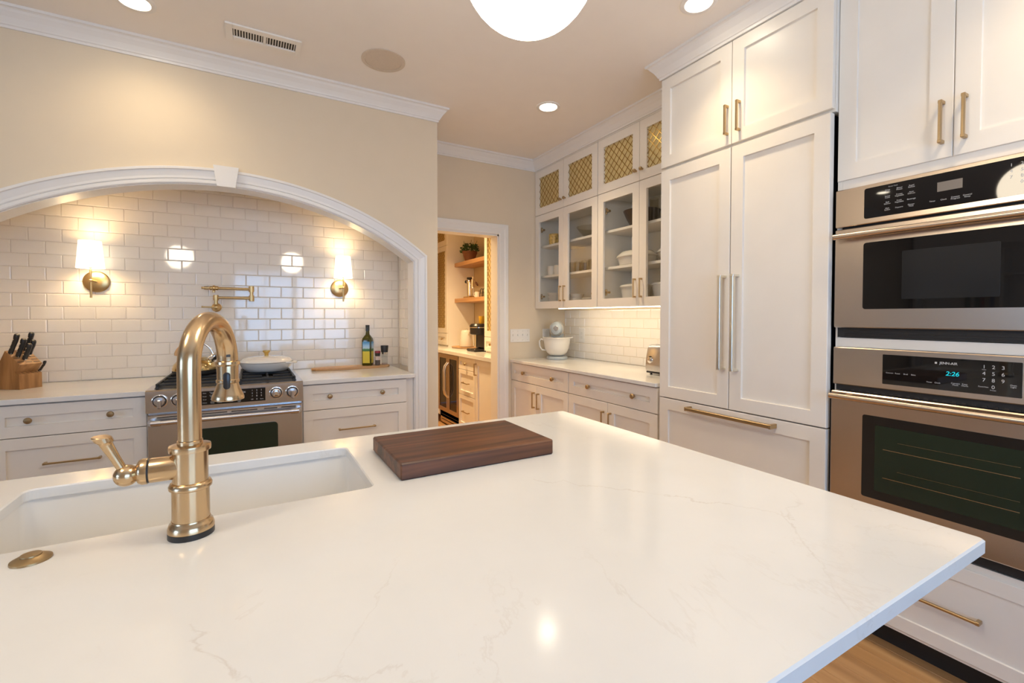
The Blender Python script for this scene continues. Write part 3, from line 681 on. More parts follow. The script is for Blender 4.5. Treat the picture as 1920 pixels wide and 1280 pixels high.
obj('window', MB().prism(rrect(RC - .242, RC + .242, .35, .690, .022), 1, 3.0605, 3.064), 'oven_glass', dr_)
for x0, x1 in ((-.44, -.30), (-.26, -.12), (-.10, .03), (.065, .135), (.155, .235)): obj('vent_slot', MB().box(x0, x1, 3.0608, 3.0632, .770, .775), 'black_matte', dr_)
hd = obj('handle', MB().cyl((RX0 + .05, 3.012, .752), (RX1 - .05, 3.012, .752), .0125, n=20), 'steel_x', dr_)
for x, s in ((RX0 + .025, 1), (RX1 - .025, -1)):
    obj('handle_bracket', MB().tube([(x, 3.062, .752), (x, 3.03, .752), (x + s * .008, 3.013, .752), (x + s * .045, 3.012, .752)], [.017, .017, .0165, .0155], 18), 'steel_x', dr_)
obj('warming_drawer', MB().box(RX0 + .004, RX1 - .004, 3.066, 3.10, .095, .208, .004), 'steel_x', t)
for gx0, gx1 in ((RX0 + .035, RC - .045), (RC + .045, RX1 - .035)):
    g = MB(); y0, y1 = 3.115, 3.74; z0, z1 = .934, .948
    for x in (gx0, gx1 - .014): g.box(x, x + .014, y0, y1, z0, z1, .003)
    for y in (y0, (y0 + y1) / 2 - .007, y1 - .014): g.box(gx0 + .014, gx1 - .014, y, y + .014, z0, z1, .003)
    xm = (gx0 + gx1) / 2
    for ya, yb in ((y0 + .014, (y0 + y1) / 2 - .007), ((y0 + y1) / 2 + .007, y1 - .014)):
        ym = (ya + yb) / 2
        g.box(xm - .006, xm + .006, ya, ym - .03, z0, z1, .002).box(xm - .006, xm + .006, ym + .03, yb, z0, z1, .002)
        g.box(gx0 + .014, xm - .03, ym - .006, ym + .006, z0, z1, .002).box(xm + .03, gx1 - .014, ym - .006, ym + .006, z0, z1, .002)
    for x in (gx0, gx1 - .014):
        for y in (y0, y1 - .014): g.box(x, x + .014, y, y + .014, .9217, z0)
    obj('grate', g, 'cast_iron', t)
    obj('burner_pan', MB().box(gx0 - .004, gx1 + .004, y0 - .006, y1 + .006, .9216, .9235), 'black_matte', t)
    for ym in (3.27, 3.585): obj('burner', MB().lathe([(.045, 0), (.045, .006), (.034, .010), (.030, .011)], (xm, ym, .9236), n=24), 'cast_iron', t)
obj('downdraft_vent', MB().box(RC - .037, RC + .037, 3.13, 3.73, .9216, .925, .001), 'chrome', t)
for k in range(6):
    for s in (-1, 1):
        obj('vent_opening', MB().box(RC + s * .016 - .011, RC + s * .016 + .011, 3.16 + k * .095, 3.225 + k * .095, .925, .9258), 'black_matte', t)
# pot filler
t = thing('pot_filler', (-.20, YN, 1.37), 'folded brass pot filler faucet on the tile above the range', 'faucet')
A = Vector((-.203, YN - .062, 1.376)); y2 = YN - .062
obj('wall_flange', MB().lathe([(.030, .0005), (.030, .006), (.024, .012), (.017, .016), (.016, .045)], (A.x, YN, A.z), (0, -1, 0), 28), 'brass', t)
obj('valve', MB().sphere(A, .022, 22, 14).cyl(A, A + Vector((0, 0, .05)), .011, .011, 18), 'brass', t)
obj('lever', MB().lathe([(.006, 0), (.005, .02), (.005, .055), (.007, .068)], A + Vector((-.015, -.008, 0)), (-1, -.1, .04), 14), 'brass', t)
def collar_(c, h, r=.0165): return MB().lathe([(r, -h), (r, h)], c, n=20).lathe([(r * 1.08, -h * .55), (r * 1.08, -h * .35)], c, n=20).lathe([(r * 1.08, h * .35), (r * 1.08, h * .55)], c, n=20)
E1 = Vector((A.x, y2, 1.442)); E2 = Vector((.010, y2, 1.442)); E3 = Vector((.010, y2, 1.507)); E4 = Vector((-.205, y2, 1.507))
obj('joint', collar_(E1, .018), 'brass', t); obj('joint', collar_(E2, .020), 'brass', t); obj('joint', collar_(E3, .020), 'brass', t)
obj('joint', MB().cyl(E2, E3, .011), 'brass', t)
obj('arm', MB().cyl(E1, E2, .0085), 'brass', t); obj('arm', MB().cyl(E3, E4, .0085), 'brass', t)
obj('nozzle', MB().lathe([(.0085, 0), (.014, .004), (.014, .02), (.019, .022), (.019, .034), (.013, .037), (.013, .052), (.009, .055), (.011, .070), (.011, .085), (.007, .087), (.007, .1)], E4 + Vector((.02, 0, 0)), (-1, 0, 0), 20).cyl(E4 + Vector((-.01, 0, 0)), E4 + Vector((-.01, 0, -.03)), .008), 'brass', t)
# kettle on the left grate
KX, KY, KZ = -.305, 3.50, .9485
t = thing('tea_kettle', (KX, KY, KZ), 'shiny gold and chrome tea kettle on the left burner', 'kettle')
brushed('kettle_gold', (0.60, 0.45, 0.22), 0.12, 1, 0.03)
obj('base', MB().lathe([(.105, 0), (.118, .012), (.120, .03)], (KX, KY, KZ), n=36), 'black_matte', t)
obj('body', MB().lathe([(.1195, .03), (.120, .042), (.112, .066), (.093, .090), (.068, .106), (.045, .113)], (KX, KY, KZ), n=40), 'kettle_gold', t)
obj('lid', MB().lathe([(.046, .1125), (.040, .119), (.015, .124), (.008, .126), (.013, .136), (.011, .144), (.0001, .146)], (KX, KY, KZ), n=28, cap1=False), 'chrome', t)
spd = Vector((.80, -.1, .6)).normalized()
obj('spout', MB().lathe([(.024, -.02), (.021, .02), (.019, .045), (.021, .048), (.021, .07)], Vector((KX + .078, KY - .01, KZ + .088)), spd, 20), 'chrome', t)
hp = [Vector((KX + .098 * math.cos(a), KY, KZ + .10 + .105 * math.sin(a))) for a in [math.radians(12 + 156 * k / 20) for k in range(21)]]
obj('handle', MB().tube(hp[:15], .007, 12), 'chrome', t)
obj('handle_grip', MB().tube(hp[14:], [.010] + [.0145] * 5 + [.011], 14), 'bamboo', t)
# braiser on the right grate
BX, BY, BZ = .092, 3.50, .9485
t = thing('braiser_pot', (BX, BY, BZ), 'low white enamel braiser with gold knob on the right burner', 'pot')
obj('pot', MB().lathe([(.105, 0), (.125, .006), (.147, .030), (.158, .056), (.160, .062)], (BX, BY, BZ), n=44), 'enamel_white', t)
obj('rim', MB().lathe([(.160, .0615), (.1615, .0625), (.160, .064)], (BX, BY, BZ), n=44), 'black_matte', t)
ld_ = obj('lid', MB().lathe([(.160, .0635), (.157, .072), (.140, .086), (.110, .096), (.06, .101), (.0001, .102)], (BX, BY, BZ), n=44, cap1=False), 'enamel_white', t)
obj('lid_knob', MB().lathe([(.012, .100), (.012, .115), (.016, .122), (.023, .130), (.023, .136), (.016, .139), (.0001, .139)], (BX, BY, BZ), n=24, cap1=False), 'lattice_brass', ld_)
hv = Vector((.87, -.49, 0))
for s in (-1, 1):
    c = Vector((BX, BY, BZ + .060)) + hv * (.155 * s); q = Vector((-hv.y, hv.x, 0))
    obj('handle', MB().tube([c + q * .05, c + q * .045 + hv * (.024 * s), c + q * .02 + hv * (.036 * s), c - q * .02 + hv * (.036 * s), c - q * .045 + hv * (.024 * s), c - q * .05], .0065, 10), 'enamel_white', t)
# long serving board with bottle and grinders
pl = MB(); N = 24; bp_ = []
for k in range(N + 1):
    u = k / N; w = .055 * (1 - abs(2 * u - 1) ** 3.2) ** .5 + .014; bp_.append((u, w))
P0 = Vector((.385, 3.655)); P1 = Vector((.958, 3.665)); dd = (P1 - P0); nn = Vector((-dd.y, dd.x)).normalized()
outl = [P0 + dd * u - nn * w for u, w in bp_] + [P0 + dd * u + nn * w for u, w in bp_[::-1]]
cx_, cy_ = .67, 3.66
def ins(P, f): return [(cx_ + (p.x - cx_) * f, cy_ + (p.y - cy_) * f) for p in P]
pl.rings([[(x, y, z) for x, y in ins(outl, f)] for f, z in ((.985, ZT + .0004), (1, ZT + .005), (1, ZT + .015), (.985, ZT + .019))], smooth=False)
tag(obj('serving_board', pl, 'bamboo', loc=(.67, 3.66, ZT)), 'long tapered bamboo board lying against the tile wall', 'serving board')
OZ = ZT + .0195; OX, OY = .792, 3.665
t = thing('oil_bottle', (OX, OY, OZ), 'dark green square olive oil bottle with a yellow and blue label', 'bottle')
def sq(r, w, z):  # rounded square ring between circle and square
    P = []
    for k in range(40):
        a = 2 * PI * k / 40; c, s = math.cos(a), math.sin(a); n = 2 + 6 * w
        q = r / ((abs(c) ** n + abs(s) ** n) ** (1 / n)); P.append((OX + q * c, OY + q * s, OZ + z))
    return P
BA = .52
def rotb(p): v = Vector(p) - Vector((OX, OY, 0)); return Vector((OX + v.x * math.cos(BA) + v.y * math.sin(BA), OY - v.x * math.sin(BA) + v.y * math.cos(BA), v.z))
obj('glass', MB().rings([sq(*a) for a in ((.034, 1, 0), (.0365, 1, .004), (.0365, 1, .195), (.034, .6, .210), (.024, .2, .228), (.0155, 0, .240), (.0135, 0, .262), (.0135, 0, .285))]).move(rotb), 'oil_glass', t)
obj('label', MB().box(OX - .027, OX + .027, OY - .0374, OY - .0368, OZ + .02, OZ + .185).move(rotb), 'oil_label', t)
obj('label', MB().box(OX + .0368, OX + .0374, OY - .027, OY + .027, OZ + .02, OZ + .185).move(rotb), 'oil_label', t)
obj('cap', MB().lathe([(.0150, .268), (.0150, .312), (.0145, .313)], (OX, OY, OZ), n=24), 'cap_black', t)
gx, gy = .862, 3.640
t = thing('spice_grinder', (gx, gy, OZ), 'small pepper grinder with a red and black cap beside the oil bottle', 'spice grinder')
obj('jar', MB().lathe([(.0185, 0), (.0195, .003), (.0195, .055), (.0165, .062)], (gx, gy, OZ), n=24), 'peppercorn', t)
obj('sleeve', MB().lathe([(.0200, .040), (.0200, .054), (.0168, .0625), (.0165, .070)], (gx, gy, OZ), n=24), 'pink_salt', t)
obj('grinder_head', MB().lathe([(.0170, .070), (.0195, .074), (.0205, .094)], (gx, gy, OZ), n=24), 'cap_black', t)
obj('cap', MB().lathe([(.0208, .0942), (.0212, .103), (.0205, .109), (.018, .111)], (gx, gy, OZ), n=24), 'red_plastic', t)
gx, gy = .923, 3.668
t = thing('spice_grinder', (gx, gy, OZ), 'clear glass salt grinder with a wide black top beside the oil bottle', 'spice grinder')
obj('jar', MB().lathe([(.022, 0), (.024, .003), (.024, .070), (.026, .082)], (gx, gy, OZ), n=24, cap0=False, cap1=False), 'clear_glass', t)
obj('salt', MB().lathe([(.0215, .002), (.022, .004), (.022, .009), (.0001, .011)], (gx, gy, OZ), n=24, cap1=False), 'pink_salt', t)
obj('collar', MB().lathe([(.0262, .083), (.0266, .097)], (gx, gy, OZ), n=24), 'chrome', t)
obj('grinder_head', MB().lathe([(.0262, .097), (.0292, .132), (.0295, .148), (.028, .150)], (gx, gy, OZ), n=24), 'cap_black', t)
# knife block
e1 = Vector((.56, .83, 0)); e2 = Vector((-.83, .56, 0)); KB = Vector((-1.098, 3.500, ZT + .0005)); KW = .113
t = thing('knife_block', KB, 'light acacia wood knife block on the left counter', 'knife block')
prof = [(0, .0), (0, .083), (.026, .092), (-.004, .136), (.082, .212), (.20, .0)]
def kp_(w, s_, z): return KB + e1 * w + e2 * s_ + Vector((0, 0, z))
kb = MB(); n = len(prof)
kb.add([kp_(0, s_, z) for s_, z in prof] + [kp_(KW, s_, z) for s_, z in prof], [tuple(range(n)), tuple(range(n, 2 * n))] + [(i, (i + 1) % n, n + (i + 1) % n, n + i) for i in range(n)])
obj('block', kb, 'acacia', t)
td = Vector((.086, .076)).normalized()   # along the top face (s,z)
up = (e2 * -td.y + Vector((0, 0, td.x))).normalized(); tv = e2 * td.x + Vector((0, 0, td.y))
def on_top(w, d): return kp_(w, -.004, .136) + tv * d
def oriented(mb, c, X, Y, Z): return mb.move(lambda p: c + X * p.x + Y * p.y + Z * p.z)
for w, d, L_ in ((.018, .022, .03), (.018, .050, .03), (.056, .018, .04), (.056, .040, .04), (.094, .015, .03), (.094, .035, .03), (.056, .085, .035), (.094, .055, .03)):
    obj('slot', oriented(MB().box(-.016, .016, -.0018, .0018, -.001, .0006), on_top(w, d), e1, tv, up), 'print_dark', t)
fd = (e2 * .94 + Vector((0, 0, .34))).normalized()
for w in (.028, .05, .072, .094): obj('slot', oriented(MB().box(-.0012, .0012, -.012, .008, -.001, .0008), kp_(w, .013, .0875), e1, fd, Vector((0, 0, 1))), 'print_dark', t)
def knife(c, X, Y, Z, ln, label, wd=.0140, th=.0125):
    k = thing('kitchen_knife', c, label, 'knife', 'knives in the block')
    prof = [(-.004, .7), (.004, .8), (.012, .78), (ln * .4, .72), (ln * .7, .82), (ln * .9, 1.0), (ln, .85), (ln + .004, .4)]
    mb = MB(); R = []
    for z, f in prof:
        R.append([c + X * (wd * f * px + (.004 if z > ln * .8 else 0)) + Y * (th * py * (.6 + .4 * f)) + Z * z for px, py in [(math.cos(2 * PI * j / 14), math.sin(2 * PI * j / 14)) for j in range(14)]])
    mb.rings(R); obj('handle', mb, 'black_plastic', k)
    obj('bolster', oriented(MB().box(-wd * .75, wd * .75, -.0045, .0045, -.006, .004, .001), c, X, Y, Z), 'chrome', k)
    for f in (.28, .52, .76): obj('rivet', oriented(MB().lathe([(.0028, 0), (.0028, th * 2 + .0012), (.002, th * 2 + .002)], (0, -th - .001, 0), (0, 1, 0), 10), c + Z * (ln * f) + X * (.001), X, Y, Z), 'chrome', k)
for i, (w, d, ln, lab) in enumerate(((.012, .094, .100, 'big black handled knife at the back corner of the knife block'), (.030, .066, .092, 'black handled knife in the middle of the row of three in the knife block'), (.046, .040, .080, 'short black handled knife in front of the row of three in the knife block'), (.092, .106, .098, 'longest black handled knife standing alone at the rear of the knife block'), (.088, .072, .076, 'black riveted knife in front of the longest one in the knife block'))):
    knife(on_top(w, d) + up * .0065, tv, e1, (up * .62 + e1 * .06 + Vector((0, 0, .55))).normalized(), ln, lab)
zz = (-e2 * .62 + Vector((0, 0, .78))).normalized()
knife(kp_(.108, .012, .088) + zz * .007, zz.cross(e1).normalized(), e1, zz, .062, 'small steak knife sticking out of the low front slot of the knife block', .009, .006)
# =================================================================== RIGHT WALL: BASE CABINETS, WORKTOP
XB = 2.123
def base_pair(y0, y1, knobs, label):
    ym = (y0 + y1) / 2; t = thing('base_cabinet', (2.42, ym, 0), label, 'cabinet', 'base cabinets under the glass cabinets')
    obj('body', MB().box(2.144, 2.735, y0, y1, .10, .887), 'cabinet_white', t)
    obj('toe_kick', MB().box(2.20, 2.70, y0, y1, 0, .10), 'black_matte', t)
    d = obj('drawer', shaker_mb('X', XB, y0 + .002, y1 - .002, .725, .882, .062), 'cabinet_white', t)
    for k in knobs: obj('knob', knob_mb('X', XB, k, .806, .0165), 'knob_brass', d)
    for a, b_, hy in ((y0 + .002, ym - .0015, ym - .036), (ym + .0015, y1 - .002, ym + .036)):
        dd_ = obj('door', shaker_mb('X', XB, a, b_, .112, .720, .062), 'cabinet_white', t)
        obj('handle', pull_mb('X', XB, (hy, .523), (hy, .66)), 'pull_brass', dd_)
base_pair(2.856, 3.748, (3.51, 3.056), 'white base cabinet below the stand mixer, next to the pantry doorway')
base_pair(1.960, 2.852, (2.603, 2.155), 'white base cabinet below the toaster, next to the refrigerator')
tag(obj('stone_worktop', MB().box(2.098, 2.738, 1.958, 3.724, .890, ZT, .002), 'quartz', loc=(2.4, 2.85, .89)), 'white stone worktop under the glass cabinets, carrying the stand mixer', 'worktop')
# =================================================================== GLASS CABINETS
XUb = XU + .021
def lattice(face, f, u0, u1, v0, v1, px, pz, n=-.012, w=.0014, th=.003):
    """crossing diagonal bars clipped to the opening"""
    mb = MB(); M = fmap(face, f); W_, H_ = u1 - u0, v1 - v0
    s = pz / px
    for sg in (1, -1):
        c = -int(W_ / px + H_ / pz) - 2
        while c < W_ / px + H_ / pz + 2:
            # line: v = v0 + sg*s*(u-u0) + c*pz
            pts_ = []
            for u in (u0, u1):
                v = v0 + sg * s * (u - u0) + c * pz
                if v0 <= v <= v1: pts_.append((u, v))
            for v in (v0, v1):
                u = u0 + (v - v0 - c * pz) / (sg * s)
                if u0 < u < u1: pts_.append((u, v))
            c += 1
            if len(pts_) < 2: continue
            a, b_ = sorted(pts_)[0], sorted(pts_)[-1]
            dx, dz = b_[0] - a[0], b_[1] - a[1]; l = math.hypot(dx, dz)
            if l < .006: continue
            nx, nz = -dz / l * w, dx / l * w; o_ = n + (.0016 if sg > 0 else 0)
            R = [[M(p[0] + i * nx, p[1] + i * nz, o_ + j) for i, j in ((-1, 0), (1, 0), (1, th), (-1, th))] for p in (a, b_)]
            mb.rings(R, smooth=False)
    return mb
def box_open(x0, x1, y0, y1, z0, z1, th=.018, back=.008):
    return MB().box(x0, x1, y0, y0 + th, z0, z1).box(x0, x1, y1 - th, y1, z0, z1).box(x0, x1 - back, y0 + th, y1 - th, z0, z0 + th).box(x0, x1 - back, y0 + th, y1 - th, z1 - th, z1).box(x1 - back, x1, y0 + th, y1 - th, z0, z1)
SH = (1.985, 1.700)
def glass_unit(y0, y1, lab1, lab2, swing):
    ym = (y0 + y1) / 2
    t = thing('glass_cabinet', (2.56, ym, 1.384), lab1, 'cabinet', 'glass cabinets on the right wall')
    obj('carcass', box_open(XUb, 2.735, y0, y1, 1.400, 2.262), 'cabinet_inside', t)
    obj('face_frame', MB().box(XUb - .001, XUb + .016, y0, y0 + .03, 1.400, 2.262).box(XUb - .001, XUb + .016, y1 - .03, y1, 1.400, 2.262), 'cabinet_white', t)
    obj('light_rail', MB().box(XUb - .001, XUb + .018, y0, y1, 1.386, 1.3995), 'cabinet_white', t)
    for z in SH: obj('shelf', MB().box(XUb + .035, 2.726, y0 + .019, y1 - .019, z - .02, z, .001), 'cabinet_white', t)
    for a, b_, hy, hinge in ((y0 + .002, ym - .0015, ym - .030, y0 + .04), (ym + .0015, y1 - .002, ym + .030, y1 - .04)):
        d = obj('door', shaker_mb('X', XU, a, b_, 1.386, 2.264, .065, opening=True), 'cabinet_white', t)
        obj('pane', MB().box(XU + .010, XU + .0135, a + .062, b_ - .062, 1.448, 2.202), 'pane_glass', d)
        obj('handle', pull_mb('X', XU, (hy, 1.447), (hy, 1.583), .03, .010), 'pull_brass', d)
        s = 1 if hinge < ym else -1
        for hz in (1.50, 2.13):
            obj('hinge', MB().box(XU + .0215, XU + .034, hinge + s * .026, hinge + s * .040, hz - .024, hz + .024, .002).box(XU + .0215, XU + .05, hinge + s * .026 - .0, hinge + s * .060, hz - .008, hz + .008, .002), 'knob_brass', d)
    t = thing('lattice_cabinet', (2.56, ym, 2.27), lab2, 'cabinet', 'brass lattice cabinets on the right wall')
    obj('carcass', box_open(XUb, 2.735, y0, y1, 2.2635, 2.775), 'cabinet_white', t)
    obj('fascia', MB().box(XU + .002, XUb - .0005, y0, y1, 2.684, 2.775), 'cabinet_white', t)
    for a, b_, ky in ((y0 + .002, ym - .0015, ym - .030), (ym + .0015, y1 - .002, ym + .030)):
        d = obj('door', shaker_mb('X', XU, a, b_, 2.268, 2.682, .066, opening=True), 'cabinet_white', t)
        obj('backing', MB().box(XU + .016, XU + .0175, a + .060, b_ - .060, 2.330, 2.620), 'lattice_back', d)
        obj('lattice', lattice('X', XU + .003, a + .066, b_ - .066, 2.334, 2.616, .058, .062, -.006), 'lattice_bar', d)
        obj('knob', knob_mb('X', XU, ky, 2.341, .0135), 'knob_brass', d)
glass_unit(2.836, 3.746, 'white glass door cabinet with mugs, tumblers and bowls, next to the pantry wall', 'white cabinet with brass lattice doors above the tumblers, next to the pantry wall', 1)
glass_unit(1.940, 2.832, 'white glass door cabinet with a dark bowl and white baking dishes, next to the refrigerator', 'white cabinet with brass lattice doors above the dark bowl, next to the refrigerator', 1)
t = thing('under_cabinet_light', (2.43, 2.7, 1.38), 'slim glowing light bar under the glass cabinets', 'light bar')
obj('housing', MB().box(2.428, 2.452, 1.97, 3.42, 1.388, 1.3995), 'trim_white', t)
obj('diffuser', MB().box(2.430, 2.450, 1.972, 3.418, 1.380, 1.3878), 'led_strip', t)
area_o = area('strip_light', (2.46, 2.7, 1.376), (0, -.75, 0), .02, 1.4, 0.5, (1.0, 0.84, 0.60)); area_o.parent = t; area_o.location = (.035, 0, -.004)
# ---- things in the glass cabinets
def lathe_thing(name, prof, c, m, label, cat, group=None, n=28, sx=1, sy=1, cap0=True, cap1=False):
    return tag(obj(name, MB().lathe(prof, c, n=n, cap0=cap0, cap1=cap1, sx=sx, sy=sy), m, loc=c), label, cat, group)
def cup(r, h, t=.003): return [(r * .8, 0), (r * .92, .004), (r, h * .4), (r, h), (r - t, h), (r - t, .01), (.0001, .008)]
def bowl(r, h, t=.004): return [(r * .45, 0), (r * .5, .006), (r * .8, h * .45), (r, h), (r - t, h), (r * .78, h * .5), (r * .3, .014), (.0001, .012)]
Z0, Z1, Z2 = 1.4185, 1.7005, 1.9855
def mug(x, y, z, r, h, m, label, ang=0.0, group=None):
    t = thing('mug', (x, y, z), label, 'mug', group)
    obj('cup', MB().lathe(cup(r, h), (x, y, z), n=28, cap1=False), m, t)
    d = Vector((math.cos(ang), math.sin(ang), 0))
    obj('handle', MB().tube([Vector((x, y, z)) + d * (r * .98 + o_) + Vector((0, 0, h * v)) for o_, v in ((0, .82), (.018, .80), (.026, .5), (.016, .25), (0, .2))], .0045, 8), m, t)
mug(2.497, 3.585, Z2, .050, .10, 'mug_yellow', 'yellow painted mug on the top shelf of the glass cabinet', 1.2)
mug(2.488, 3.61, Z1, .040, .085, 'ceramic_white', 'white mug on the middle shelf, next to the left hinge side', 1.6)
mug(2.488, 3.505, Z1, .040, .085, 'ceramic_white', 'white mug on the middle shelf behind the door stile', 1.6)
for i in range(3):
    lathe_thing('bowl', bowl(.078, .055), (2.525, 3.60, Z0 + i * .030), 'ceramic_white', 'white bowl in the stack at the bottom left of the glass cabinet', 'bowl', 'stacked white bowls')
for i in range(2):
    lathe_thing('bowl', bowl(.075, .058), (2.525, 3.29, Z0 + i * .034), 'ceramic_white', 'speckled white bowl stacked beside the plates', 'bowl', 'bowls beside the plates')
for i in range(6):
    lathe_thing('dinner_plate', [(.06, 0), (.07, .003), (.105, .011), (.105, .014), (.07, .0065), (.0001, .006)], (2.555, 3.075, Z0 + i * .0075), 'plate_white', 'white plate in the stack behind the glass door', 'plate', 'stacked white plates')
for i, (x, y) in enumerate(((2.484, 3.20), (2.484, 3.10), (2.484, 3.01), (2.565, 3.24), (2.565, 3.05), (2.484, 3.29))):
    lathe_thing('tumbler', [(.026, 0), (.033, .004), (.036, .09), (.0345, .09), (.031, .012), (.0001, .010)], (x, y, Z1), 'clear_glass', 'clear glass tumbler on the middle shelf of the glass cabinet', 'glass', 'clear tumblers')
t = thing('glass_bowl', (2.575, 3.14, Z2), 'clear glass fluted bowl on the top shelf', 'bowl')
fl_ = []
for k, (r, z) in enumerate(((.05, 0), (.058, .01), (.095, .06), (.125, .10), (.122, .10), (.09, .06), (.05, .014))):
    fl_.append([(2.575 + r * (1 + .03 * (j % 2)) * math.cos(2 * PI * j / 36), 3.14 + r * (1 + .03 * (j % 2)) * math.sin(2 * PI * j / 36), Z2 + z) for j in range(36)])
obj('bowl', MB().rings(fl_, True, True, smooth=False), 'clear_glass', t)
lathe_thing('serving_bowl', [(.07, 0), (.08, .006), (.115, .07), (.138, .125), (.131, .125), (.108, .07), (.06, .016), (.0001, .014)], (2.585, 2.555, Z2), 'bowl_dark', 'dark brown serving bowl on the top shelf of the glass cabinet', 'bowl', n=36)
for i, (x, y, h) in enumerate(((2.49, 2.345, .16), (2.52, 2.26, .20))):
    lathe_thing('glass_vase', [(.024, 0), (.03, .004), (.032, h), (.0305, h), (.028, .012), (.0001, .010)], (x, y, Z2), 'clear_glass', ('short clear glass vase beside the dark bowl', 'tall clear glass vase beside the dark bowl')[i], 'vase', n=24)
t = thing('baking_dish', (2.575, 2.595, Z1), 'large oval white lidded baking dish on the middle shelf', 'baking dish')
obj('dish', MB().lathe([(.10, 0), (.115, .008), (.128, .062), (.136, .066), (.136, .072), (.0001, .072)], (2.575, 2.595, Z1), n=40, sy=1.25 , cap1=False), 'ceramic_white', t)
obj('lid', MB().lathe([(.133, .0722), (.130, .082), (.10, .108), (.05, .118), (.0001, .119)], (2.575, 2.595, Z1), n=40, sy=1.25, cap1=False), 'ceramic_white', t)
t = thing('baking_dish', (2.575, 2.22, Z1), 'white casserole dish on the middle shelf, next to the refrigerator', 'baking dish')
obj('dish', MB().lathe([(.09, 0), (.10, .008), (.12, .055), (.135, .06), (.135, .066), (.0001, .066)], (2.575, 2.22, Z1), n=36, cap1=False), 'ceramic_white', t)
obj('lid', MB().lathe([(.13, .0662), (.12, .08), (.06, .095), (.012, .097), (.012, .105), (.022, .112), (.02, .12), (.0001, .121)], (2.575, 2.22, Z1), n=36, cap1=False), 'ceramic_white', t)
for y, lab in ((2.60, 'round white canister at the bottom of the cabinet, below the oval baking dish'), (2.28, 'round white canister at the bottom of the cabinet, next to the refrigerator')):
    t = thing('canister', (2.575, y, Z0), lab, 'canister', 'white canisters')
    obj('pot', MB().lathe([(.09, 0), (.098, .006), (.115, .115), (.123, .118), (.123, .126), (.0001, .126)], (2.575, y, Z0), n=36, cap1=False), 'ceramic_white', t)
    obj('lid', MB().lathe([(.121, .1262), (.115, .134), (.05, .148), (.0001, .150)], (2.575, y, Z0), n=36, cap1=False), 'ceramic_white', t)
# ---- on the worktop: mixer, toaster; plates on the walls
MX, MY = 2.51, 3.55
t = thing('stand_mixer', (MX, MY, ZT), 'grey stand mixer with a big cream bowl on the worktop', 'stand mixer')
hd_ = Vector((-.64, -.77, 0)).normalized()   # the head points into the room
sd_ = Vector((hd_.y, -hd_.x, 0))
def mxp(a, b_, z): return Vector((MX, MY, ZT + z)) + hd_ * a + sd_ * b_
obj('base', MB().rings([[mxp(.005 + q * .125 * math.cos(2 * PI * k / 32), q * .098 * math.sin(2 * PI * k / 32), z) for k in range(32)] for q, z in ((.96, .0005), (1, .006), (1, .018), (.93, .028), (.6, .034))]), 'mixer_grey', t)
obj('column', MB().rings([[mxp(-.10 + a + q * .045 * math.cos(2 * PI * k / 24), q * .055 * math.sin(2 * PI * k / 24), z) for k in range(24)] for q, z, a in ((1.1, .02, 0), (1, .08, -.005), (.95, .16, 0), (1.0, .23, .01))]), 'mixer_grey', t)
bc_ = mxp(.045, 0, .035)
bw = obj('bowl', MB().lathe([(.045, 0), (.06, .004), (.092, .028), (.112, .07), (.120, .12), (.126, .165), (.129, .168), (.126, .171), (.122, .168), (.115, .12), (.05, .012), (.0001, .010)], bc_, n=44, cap1=False), 'mixer_cream', t)
hx = Vector((-.70, .72, 0)).normalized()
obj('bowl_handle', MB().tube([bc_ + hx * r + Vector((0, 0, z)) for r, z in ((.118, .145), (.150, .150), (.166, .132), (.162, .085), (.140, .05), (.106, .048))], .0075, 12), 'mixer_cream', bw)
obj('bowl_spout', MB().rings([[bc_ + Vector((.72, -.69, 0)).normalized() * r + Vector((.69, .72, 0)) * w + Vector((0, 0, z)) for r, w, z in ((.118, -.025, .162), (.150, 0, .168), (.118, .025, .162))], [bc_ + Vector((.72, -.69, 0)).normalized() * r + Vector((.69, .72, 0)) * w + Vector((0, 0, z)) for r, w, z in ((.118, -.025, .171), (.152, 0, .175), (.118, .025, .171))]]), 'mixer_cream', bw)
hr = []
for a, r in ((-.155, .02), (-.150, .042), (-.12, .060), (-.04, .066), (.05, .066), (.11, .060), (.145, .046), (.155, .025)):
    hr.append([mxp(a, r * .96 * math.cos(2 * PI * k / 28), .285 + r * 1.08 * math.sin(2 * PI * k / 28)) for k in range(28)])
obj('head', MB().rings(hr), 'mixer_grey', t)
obj('trim_band', MB().rings([[mxp(a, r * .97 * math.cos(2 * PI * k / 28), .285 + r * 1.08 * math.sin(2 * PI * k / 28)) for k in range(28)] for a, r in ((.085, .0655), (.088, .0675), (.100, .0660), (.103, .0625))]), 'chrome', t)
obj('attachment_hub', MB().lathe([(.024, 0), (.024, .010), (.021, .013), (.0001, .013)], mxp(.148, 0, .290), hd_, 24, cap1=False), 'chrome', t)
obj('beater_neck', MB().lathe([(.052, .205), (.056, .215), (.056, .245)], (*bc_[:2], ZT), n=28), 'mixer_grey', t)
obj('neck_ring', MB().lathe([(.058, .2445), (.060, .247), (.060, .255), (.057, .258)], (*bc_[:2], ZT), n=28), 'mixer_cream', t)
obj('beater', MB().cyl((bc_.x, bc_.y, ZT + .07), (bc_.x, bc_.y, ZT + .206), .01), 'chrome', t)
TX, TY0, TY1 = 2.40, 2.06, 2.315
t = thing('toaster', (2.47, 2.19, ZT), 'stainless toaster with a round knob tucked beside the refrigerator', 'toaster')
def tsec(y, q=1.0):
    P = [(-.083, .012), (-.088, .03), (-.082, .10), (-.066, .17), (-.052, .188), (-.03, .193), (.03, .193), (.052, .188), (.066, .17), (.082, .10), (.088, .03), (.083, .012)]
    return [(2.47 + x * q, y, ZT + .012 + z * (1 if q == 1 else .99)) for x, z in P]
